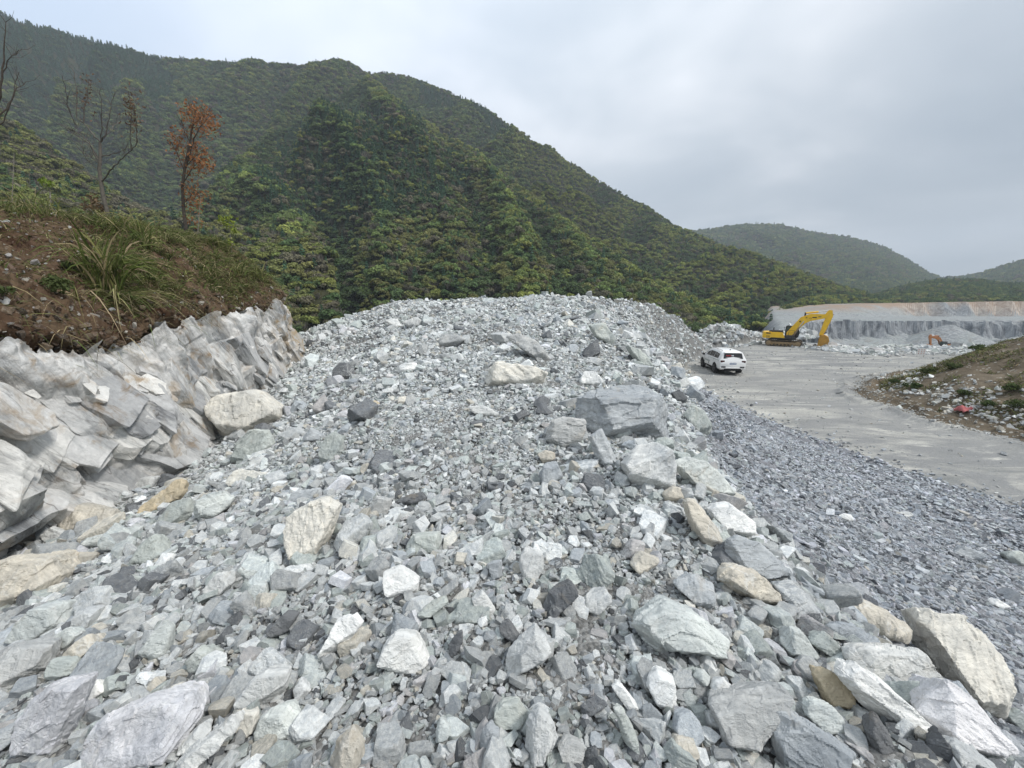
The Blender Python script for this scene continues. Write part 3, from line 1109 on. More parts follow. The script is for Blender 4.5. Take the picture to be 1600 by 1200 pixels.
def scatter(name, P, scale, rot, tint, vi, coll, label, cat):
    """One 'stuff' object: points that instance the shapes of a collection."""
    me = bpy.data.meshes.new(name)
    me.vertices.add(len(P))
    me.vertices.foreach_set('co', np.asarray(P, np.float32).ravel())
    scale = np.asarray(scale, float)
    if scale.ndim == 1:
        scale = np.repeat(scale[:, None], 3, 1)
    add_attr(me, 'sc', 'FLOAT_VECTOR', 'POINT', scale)
    add_attr(me, 'rt', 'FLOAT_VECTOR', 'POINT', rot)
    add_attr(me, 'tint', 'FLOAT_COLOR', 'POINT', np.c_[tint, np.ones(len(P))])
    add_attr(me, 'vi', 'INT', 'POINT', vi)
    ob = link(name, me)
    g = bpy.data.node_groups.new(name + '_instances', 'GeometryNodeTree')
    g.interface.new_socket('Geometry', in_out='INPUT', socket_type='NodeSocketGeometry')
    g.interface.new_socket('Geometry', in_out='OUTPUT', socket_type='NodeSocketGeometry')
    N, L = g.nodes.new, g.links.new
    gi, go = N('NodeGroupInput'), N('NodeGroupOutput')
    iop = N('GeometryNodeInstanceOnPoints')
    ci = N('GeometryNodeCollectionInfo')
    ci.inputs['Collection'].default_value = coll
    ci.inputs['Separate Children'].default_value = True
    ci.inputs['Reset Children'].default_value = True

    def na(nm, ty):
        a = N('GeometryNodeInputNamedAttribute')
        a.data_type = ty
        a.inputs['Name'].default_value = nm
        return a.outputs['Attribute']
    e2r = N('FunctionNodeEulerToRotation')
    L(na('rt', 'FLOAT_VECTOR'), e2r.inputs[0])
    L(gi.outputs[0], iop.inputs['Points'])
    L(ci.outputs[0], iop.inputs['Instance'])
    iop.inputs['Pick Instance'].default_value = True
    L(na('vi', 'INT'), iop.inputs['Instance Index'])
    L(e2r.outputs[0], iop.inputs['Rotation'])
    L(na('sc', 'FLOAT_VECTOR'), iop.inputs['Scale'])
    L(iop.outputs[0], go.inputs[0])
    md = ob.modifiers.new('instances', 'NODES')
    md.node_group = g
    tag(ob, label, cat, kind='stuff')
    return ob


def quads_at(C, Nrm, size, rng, aspect=0.7):
    """Leaf-like quads centred at C facing roughly Nrm."""
    n = len(C)
    r = rng.normal(size=(n, 3))
    a = np.cross(Nrm, r); a /= np.linalg.norm(a, axis=1)[:, None] + 1e-9
    b = np.cross(Nrm, a); b /= np.linalg.norm(b, axis=1)[:, None] + 1e-9
    s = size[:, None] if np.ndim(size) else size
    a = a * s; b = b * s * aspect
    bend = Nrm * (0.25 * (s if np.ndim(size) else size))
    V = np.stack([C - a, C - b + bend, C + a, C + b + bend * 0.5], 1).reshape(-1, 3)
    return V, np.arange(4 * n).reshape(n, 4)


def tube(pts, radii, seg=6):
    pts = np.asarray(pts, float)
    n = len(pts)
    t = np.gradient(pts, axis=0)
    t /= np.linalg.norm(t, axis=1)[:, None] + 1e-9
    ref = np.array([0.3, 0.9, 0.2])
    a = np.cross(t, ref); a /= np.linalg.norm(a, axis=1)[:, None] + 1e-9
    b = np.cross(t, a)
    th = np.linspace(0, 2 * np.pi, seg, endpoint=False)
    V = pts[:, None] + np.asarray(radii)[:, None, None] * (np.cos(th)[None, :, None] * a[:, None] + np.sin(th)[None, :, None] * b[:, None])
    V = V.reshape(-1, 3)
    i = np.arange((n - 1) * seg)
    r0, c = i // seg, i % seg
    c2 = (c + 1) % seg
    Fq = np.stack([r0 * seg + c, r0 * seg + c2, (r0 + 1) * seg + c2, (r0 + 1) * seg + c], 1)
    return V, Fq


def join(parts):
    Vs, Fs, o = [], [], 0
    for V, Fq in parts:
        Vs.append(V); Fs.append(Fq + o); o += len(V)
    return np.concatenate(Vs), np.concatenate(Fs)


def make_tree_protos():
    c = proto_collection('forest_tree_shapes')
    rng = np.random.default_rng(5)
    for k in range(5):                                   # broadleaf: domes of several leaf masses
        nb = 7 + k
        ph = rng.uniform(0, 2 * np.pi, nb)
        rr = np.sqrt(rng.uniform(0.02, 0.62, nb))
        bz = 1.05 - 0.75 * rr ** 2 + rng.uniform(-0.22, 0.25, nb)
        br = rng.uniform(0.30, 0.50, nb)
        Cs, Ns = [], []
        for j in range(nb):
            m = int(70 * (br[j] / 0.4) ** 2)
            d = rng.normal(size=(m, 3)); d[:, 2] = np.abs(d[:, 2]) * 0.9 - 0.25
            d /= np.linalg.norm(d, axis=1)[:, None]
            cpos = np.array([rr[j] * np.cos(ph[j]), rr[j] * np.sin(ph[j]), bz[j]])
            Cs.append(cpos + d * br[j] * rng.uniform(0.75, 1.08, (m, 1)) * np.array([1, 1, 0.8]))
            nn = d + rng.normal(scale=0.55, size=(m, 3)) + np.array([0, 0, 0.35])
            Ns.append(nn / np.linalg.norm(nn, axis=1)[:, None])
        C, Nn = np.concatenate(Cs), np.concatenate(Ns)
        leaf = quads_at(C, Nn, rng.uniform(0.09, 0.17, len(C)), rng)
        trunk = tube([(0, 0, -0.6), (0.03, 0, 0.2), (0.0, 0.02, 0.9)], [0.07, 0.055, 0.03], 5)
        V, Fq = join([leaf, trunk])
        me = mesh_np('broadleaf_shape', V, Fq)
        me.materials.append(M_TREES); me.materials.append(M_BARK)
        mi = np.zeros(len(Fq), np.int32); mi[len(leaf[1]):] = 1
        me.polygons.foreach_set('material_index', mi)
        o = bpy.data.objects.new('a_broadleaf_%d' % k, me)
        c.objects.link(o)
    for k in range(2):                                   # conifer: narrow whorled cone
        Cs, Ns = [], []
        for j in range(9):
            z = 0.1 + j * 0.235
            R = 0.62 * (1 - j / 9.6) * rng.uniform(0.85, 1.1)
            m = int(14 + 46 * R)
            a = rng.uniform(0, 2 * np.pi, m)
            q = R * np.sqrt(rng.uniform(0.1, 1.0, m))
            Cs.append(np.stack([q * np.cos(a), q * np.sin(a), z - 0.28 * q + rng.uniform(-.06, .06, m)], 1))
            nn = np.stack([np.cos(a) * 0.8, np.sin(a) * 0.8, np.full(m, 0.7)], 1) + rng.normal(scale=0.3, size=(m, 3))
            Ns.append(nn / np.linalg.norm(nn, axis=1)[:, None])
        C, Nn = np.concatenate(Cs), np.concatenate(Ns)
        leaf = quads_at(C, Nn, rng.uniform(0.09, 0.15, len(C)), rng, 0.55)
        trunk = tube([(0, 0, -0.6), (0, 0, 1.0), (0, 0, 2.2)], [0.06, 0.04, 0.01], 5)
        V, Fq = join([leaf, trunk])
        me = mesh_np('conifer_shape', V, Fq)
        me.materials.append(M_TREES); me.materials.append(M_BARK)
        mi = np.zeros(len(Fq), np.int32); mi[len(leaf[1]):] = 1
        me.polygons.foreach_set('material_index', mi)
        o = bpy.data.objects.new('b_conifer_%d' % k, me)
        c.objects.link(o)
    for k in range(2):                                   # leafless crown: fine upright twigs
        parts = []
        for j in range(60):
            a = rng.uniform(0, 2 * np.pi); R = np.sqrt(rng.uniform(0, 1)) * 0.8
            top = np.array([R * np.cos(a), R * np.sin(a), 1.25 - 0.6 * R * R + rng.uniform(-.1, .15)])
            base = top * np.array([0.35, 0.35, 0.3])
            parts.append(tube([base, 0.5 * (base + top) + rng.normal(scale=.05, size=3), top], [0.022, 0.018, 0.008], 3))
        V, Fq = join(parts)
        me = mesh_np('bare_crown_shape', V, Fq)
        me.materials.append(M_TREES)
        o = bpy.data.objects.new('c_bare_%d' % k, me)
        c.objects.link(o)
    return c


TREES = make_tree_protos()


def hill(name, crest, foot_D, foot_z, label, prof=1.0, gully=0.0, gfreq=0.03, gslant=0.6, back=120, seed=0, nt=150, dpx=5.0, rough=0.05, right_ribs=0.0):
    """A hill lofted from its foot to its crest and on down its far side.
    crest: [(px, py, distance)], foot_D / foot_z: [(px, value)]."""
    cr = np.array(crest, float)
    px = np.arange(cr[0, 0], cr[-1, 0] + 0.1, dpx)
    cy, cD = np.interp(px, cr[:, 0], cr[:, 1]), np.interp(px, cr[:, 0], cr[:, 2])
    k = np.ones(7) / 7
    cD = np.convolve(np.pad(cD, 3, mode='edge'), k, 'valid')
    fD = np.interp(px, [a for a, b in foot_D], [b for a, b in foot_D])
    fz = np.interp(px, [a for a, b in foot_z], [b for a, b in foot_z])
    q = (600 - cy) / F
    p = (px - 800) / F
    dY = CT + q * ST
    cz = (-ST + q * CT) / dY * cD
    slope_x = p / dY
    t = np.r_[np.linspace(0, 1, nt), 1 + np.linspace(0, 1, 24)[1:]]
    T = np.clip(t, 0, 1)[None]
    D = fD[:, None] + (cD - fD)[:, None] * T + back * np.clip(t - 1, 0, 1)[None] * (1 + 0 * px)[:, None]
    g = T ** prof
    z = fz[:, None] + (cz - fz)[:, None] * g
    z = z - (np.clip(t - 1, 0, 1) ** 1.5)[None] * 0.55 * back
    x = slope_x[:, None] * D
    amp = (cz - fz)[:, None]
    fade = (np.sin(np.pi * np.clip(T, 0, 1)) ** 0.7) * (t <= 1)[None]
    Pf = np.stack([x.ravel(), D.ravel(), np.zeros(x.size)], 1)
    nz = (fbm(Pf / 70.0, 4, seed) * 0.7 + fbm(Pf / 24.0, 3, seed + 5) * 0.3).reshape(x.shape)
    z = z + rough * 1.6 * amp * nz * fade
    rib = np.zeros_like(z)
    if gully > 0:
        ph = (px[:, None] + gslant * 420 * T + 60 * nz) * gfreq
        rib = 1 - np.abs(2 * (ph - np.floor(ph)) - 1) * 2            # triangular ridge and gully
        rib = rib * (0.6 + 0.4 * np.sin(px * 0.017)[:, None]) * (1 + right_ribs * sstep(800, 930, px)[:, None])
        z = z + gully * amp * rib * fade
    V = np.stack([x, D, z + EYE], 2)
    me = mesh_np(name, V.reshape(-1, 3), grid_faces(len(px), len(t)), smooth=True)
    tag(link(name, me, M_FLOOR), label, 'hill', kind='structure')
    return dict(px=px, t=t, V=V, rib=rib, nz=nz)


H = {}
H['spur'] = hill('hill', [(230, 372, 135), (290, 342, 150), (320, 318, 170), (360, 268, 200), (389, 243, 225), (426, 216, 260), (470, 191, 290), (521, 166, 320), (555, 140, 340), (575, 124, 350), (590, 133, 345),
                         (616, 157, 330), (653, 183, 310), (690, 214, 290), (750, 248, 265), (803, 290, 240), (855, 330, 215), (911, 371, 190), (962, 408, 172), (1028, 452, 152), (1075, 474, 142), (1150, 500, 132), (1215, 520, 125)],
                 [(230, 90), (500, 92), (800, 95), (1000, 100), (1215, 112)], [(230, -11), (450, -13), (800, -12), (1215, -7)],
                 'dark wooded spur of the hill falling to the valley', prof=0.95, gully=0.10, gfreq=0.0075, gslant=0.30, seed=300, rough=0.12)
H['main'] = hill('hill', [(-220, -150, 420), (-100, -35, 425), (0, 24, 430), (50, 42, 432), (100, 56, 434), (180, 73, 436), (240, 92, 438), (330, 99, 440), (430, 104, 442), (480, 104, 442), (520, 98, 440), (545, 101, 440),
                         (575, 119, 450), (600, 117, 465), (640, 124, 470), (700, 146, 470), (750, 171, 465), (785, 193, 455), (830, 226, 440), (880, 260, 425), (910, 270, 420), (940, 287, 410), (975, 307, 400), (1010, 325, 390),
                         (1050, 352, 375), (1090, 374, 355), (1140, 392, 335), (1200, 412, 310), (1260, 432, 285), (1300, 445, 270), (1350, 461, 250), (1400, 476, 238), (1450, 492, 228)],
                 [(-220, 190), (300, 210), (600, 200), (900, 165), (1100, 150), (1250, 155), (1450, 190)], [(-220, -5), (600, -10), (900, -12), (1200, -7), (1450, -5)],
                 'main wooded mountain ridge forming the skyline', prof=1.05, gully=0.15, gfreq=0.0085, gslant=-0.60, seed=320, nt=190, rough=0.09, right_ribs=0.9)
H['near'] = hill('hill', [(-420, -120, 120), (-200, 40, 125), (-60, 140, 128), (0, 186, 130), (60, 222, 130), (110, 262, 128), (160, 300, 124), (220, 334, 118), (300, 354, 110), (380, 366, 102), (460, 380, 96), (520, 400, 92)],
                 [(-420, 50), (520, 55)], [(-420, -4), (0, -6), (520, -11)], 'lower grassy wooded slope behind the bank', prof=0.9, seed=340, back=60, nt=90, rough=0.05)
H['far'] = hill('hill', [(980, 380, 900), (1040, 366, 900), (1090, 363, 900), (1120, 359, 900), (1160, 353, 900), (1220, 354, 900), (1270, 366, 890), (1330, 374, 880), (1380, 389, 860), (1420, 411, 840), (1450, 430, 820), (1480, 440, 800), (1530, 455, 780)],
                [(980, 420), (1530, 430)], [(980, -10), (1530, -6)], 'far wooded hill with two rounded tops', prof=1.0, gully=0.04, gfreq=0.012, seed=360, back=300, dpx=3.0, rough=0.05)
H['right'] = hill('hill', [(1420, 462, 760), (1450, 447, 750), (1480, 437, 740), (1500, 436, 730), (1530, 431, 720), (1560, 421, 700), (1600, 410, 690), (1700, 392, 680), (1850, 380, 680)],
                  [(1420, 430), (1850, 420)], [(1420, -4), (1850, -2)], 'distant dark hill at the edge of the quarry', seed=380, back=200, nt=90, dpx=3.0, rough=0.05)
H['low'] = hill('hill', [(1310, 480, 330), (1345, 470, 330), (1400, 454, 335), (1440, 444, 340), (1480, 440, 340), (1530, 441, 335), (1570, 447, 330), (1650, 446, 325), (1800, 440, 320)],
                [(1310, 235), (1450, 225), (1800, 215)], [(1310, -3), (1450, -1), (1800, 0)], 'low dark wooded rise behind the upper quarry bench', seed=400, back=90, nt=70, dpx=3.0, rough=0.05)


def plant_forest():
    rng = np.random.default_rng(77)
    Ps, Ss, Rs, Ts, Vi = [], [], [], [], []
    pine = np.array((0.048, 0.098, 0.054)); deep = np.array((0.082, 0.122, 0.048)); mid = np.array((0.128, 0.172, 0.058))
    lime = np.array((0.24, 0.275, 0.078)); olive = np.array((0.18, 0.188, 0.068)); brown = np.array((0.140, 0.130, 0.085)); grey = np.array((0.15, 0.135, 0.115))
    for key, size, dens in (('spur', 1.38, 1.35), ('main', 2.1, 1.4), ('near', 1.05, 1.15), ('far', 3.6, 1.35), ('right', 3.5, 1.25), ('low', 1.9, 1.3)):
        h = H[key]
        V, nzg, rib = h['V'], h['nz'], h['rib']
        nt = int((h['t'] <= 1.0).sum()) + 3
        a, b, c = V[:-1, :nt - 1], V[1:, :nt - 1], V[:-1, 1:nt]
        e1, e2 = b - a, c - a
        area = np.linalg.norm(np.cross(e1, e2), axis=2)
        lam = area * dens / (np.pi * (0.85 * size) ** 2 * 0.72)
        n = rng.poisson(lam)
        ii, jj = np.nonzero(n)
        rep = n[ii, jj]
        ii, jj = np.repeat(ii, rep), np.repeat(jj, rep)
        u, v = rng.uniform(size=len(ii)), rng.uniform(size=len(ii))
        P = a[ii, jj] + e1[ii, jj] * u[:, None] + e2[ii, jj] * v[:, None]
        sx, sy, d = project(P)
        keep = (sx > -160) & (sx < 1760) & (sy < 620)
        P, ii, jj, sx, sy = P[keep], ii[keep], jj[keep], sx[keep], sy[keep]
        m = len(P)
        T = h['t'][jj]
        nz = nzg[ii, jj]
        rb = rib[ii, jj]
        pat = fbm(np.c_[P[:, :2] / (26.0 if key != 'main' else 45.0), np.zeros(m)], 3, 500)
        pat2 = fbm(np.c_[P[:, :2] / 60.0, np.ones(m)], 2, 520)
        r = rng.uniform(size=m)
        col = np.repeat(deep[None], m, 0)
        vi = rng.integers(0, 5, m)
        sc = size * np.clip(np.exp(rng.normal(scale=.36, size=m)), .45, 1.9 if key in ('spur', 'near') else 1.3)
        zs = rng.uniform(0.75, 1.15, m)

        def put(mask, cc, spread=0.2):
            col[mask] = cc * (1 + rng.uniform(-spread, spread, (mask.sum(), 1)))
        put(r < 2, deep)
        put((r < 0.45), mid)
        put((r > 0.45) & (r < 0.60) & (pat > -0.1), olive)
        put((r > 0.60) & (r < 0.67), lime * 0.8)
        put((r > 0.67) & (r < 0.80) & (pat2 < 0.1), brown)
        con = np.zeros(m, bool)
        if key == 'spur':
            # plantation of dark conifers over the middle of the spur
            con = (np.abs(sx - (560 + 0.1 * (sy - 200))) < 135 + 70 * pat) & (sy > 170) & (sy < 350 + 60 * pat2) & (r < 0.55)
            low = (sy > 360) | (sx > 700)
            put(low & (r < 0.40), olive * 0.85); put(low & (r > 0.40) & (r < 0.52), mid * 1.15); put(low & (r > 0.60) & (r < 0.64), lime * .9)
            put((sy < 190) & (r < 0.7), mid * 1.15)
            put((sy < 170) & (r < 0.35), lime * 0.75)
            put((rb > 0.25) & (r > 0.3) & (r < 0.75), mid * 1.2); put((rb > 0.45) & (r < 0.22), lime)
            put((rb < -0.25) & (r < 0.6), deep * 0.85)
            edge = (T > 0.88) & (sx > 575)  # the spur's sunlit rim, painted into the crown tints as lighter trees
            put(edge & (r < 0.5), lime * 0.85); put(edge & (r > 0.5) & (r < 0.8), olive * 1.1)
        elif key == 'main':
            con = (sx < 255 + 40 * pat) & (T > 0.62 + 0.10 * pat) & (r < 0.93)
            con |= (sx > 655) & (sx < 800) & (np.abs(T - 0.90 + 0.05 * pat) < 0.055) & (r < 0.9)
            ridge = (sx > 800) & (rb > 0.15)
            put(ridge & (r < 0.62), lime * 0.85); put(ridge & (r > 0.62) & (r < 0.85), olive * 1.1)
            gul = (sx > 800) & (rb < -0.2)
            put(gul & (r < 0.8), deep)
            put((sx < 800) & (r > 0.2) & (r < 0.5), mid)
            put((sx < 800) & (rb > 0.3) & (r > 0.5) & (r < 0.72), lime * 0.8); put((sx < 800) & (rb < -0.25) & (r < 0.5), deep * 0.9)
            g0 = (T > 0.95) & (r < 0.3)
            put(g0, grey)
            vi[g0] = rng.integers(7, 9, g0.sum())
            sc[(sx > 820)] *= 0.72
        elif key == 'near':
            put(r < 0.35, olive); put((r > 0.35) & (r < 0.5), brown * 1.1); put((r > 0.5) & (r < 0.68), lime * 0.72)
            bare = (r > 0.9)
            put(bare, grey); vi[bare] = rng.integers(7, 9, bare.sum())
        elif key in ('far', 'right', 'low'):
            put(r < 0.5, mid * 0.9)
        r2 = rng.uniform(size=m)
        tall = (r2 < .10) & ~con
        put(tall, pine * 1.1, .3); vi[tall] = rng.integers(5, 7, tall.sum())
        leafless = (r2 > .10) & (r2 < .17) & ~con
        put(leafless, grey * .9, .25); vi[leafless] = rng.integers(7, 9, leafless.sum()); sc[leafless] *= 1.15
        if con.any():
            put(con, pine, 0.3)
            vi[con] = rng.integers(5, 7, con.sum())
            sc[con] *= 0.95
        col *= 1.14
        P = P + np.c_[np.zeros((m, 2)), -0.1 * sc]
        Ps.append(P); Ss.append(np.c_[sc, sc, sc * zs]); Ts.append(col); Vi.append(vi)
        Rs.append(np.c_[rng.normal(scale=0.06, size=(m, 2)), rng.uniform(0, 6.28, m)])
    P = np.concatenate(Ps)
    print('forest trees', len(P))
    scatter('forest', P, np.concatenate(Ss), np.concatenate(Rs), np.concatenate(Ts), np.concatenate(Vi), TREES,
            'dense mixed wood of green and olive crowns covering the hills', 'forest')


plant_forest()

# ------------------------------------------------------------------ rocks
TINT = {
    'blue grey': (0.36, 0.375, 0.385), 'grey': (0.385, 0.385, 0.375), 'pale grey': (0.53, 0.53, 0.515), 'greenish grey': (0.385, 0.405, 0.38),
    'pale green': (0.50, 0.518, 0.497), 'dark slate': (0.135, 0.138, 0.142), 'tan': (0.46, 0.425, 0.365), 'cream': (0.60, 0.57, 0.51),
    'white': (0.68, 0.675, 0.655), 'ochre': (0.47, 0.395, 0.28), 'pinkish grey': (0.45, 0.425, 0.41), 'purple grey': (0.56, 0.55, 0.56),
}


# ---- small stones for the rubble: low faceted hulls with chipped edges
def make_stone_protos():
    c = proto_collection('rubble_stone_shapes')
    rng = np.random.default_rng(21)
    for k in range(18):
        kind = k % 6
        dims = [(1, .78, .55), (1, .66, .40), (1, .85, .72), (1.15, .5, .36), (1, .8, .28), (1, .72, .62)][kind]
        bm = hull_mesh(random_planes(rng, dims, 7 + k % 3))
        try:
            bmesh.ops.bevel(bm, geom=bm.edges[:], offset=0.022, offset_type='OFFSET', segments=1, affect='EDGES', clamp_overlap=True)
        except Exception:
            pass
        bmesh.ops.triangulate(bm, faces=bm.faces[:])
        bmesh.ops.subdivide_edges(bm, edges=[e for e in bm.edges if e.calc_length() > 0.22], cuts=1, use_grid_fill=False)
        V, Fq = bm_to_np(bm)
        bm.free()
        V = V + 0.035 * np.stack([fbm(V * 2.3 + 7 * a, 3, 600 + k) for a in range(3)], 1)
        me = mesh_np('rubble_shape', V, Fq)
        me.materials.append(M_RUB)
        c.objects.link(bpy.data.objects.new('stone_shape_%02d' % k, me))
    return c


STONES = make_stone_protos()


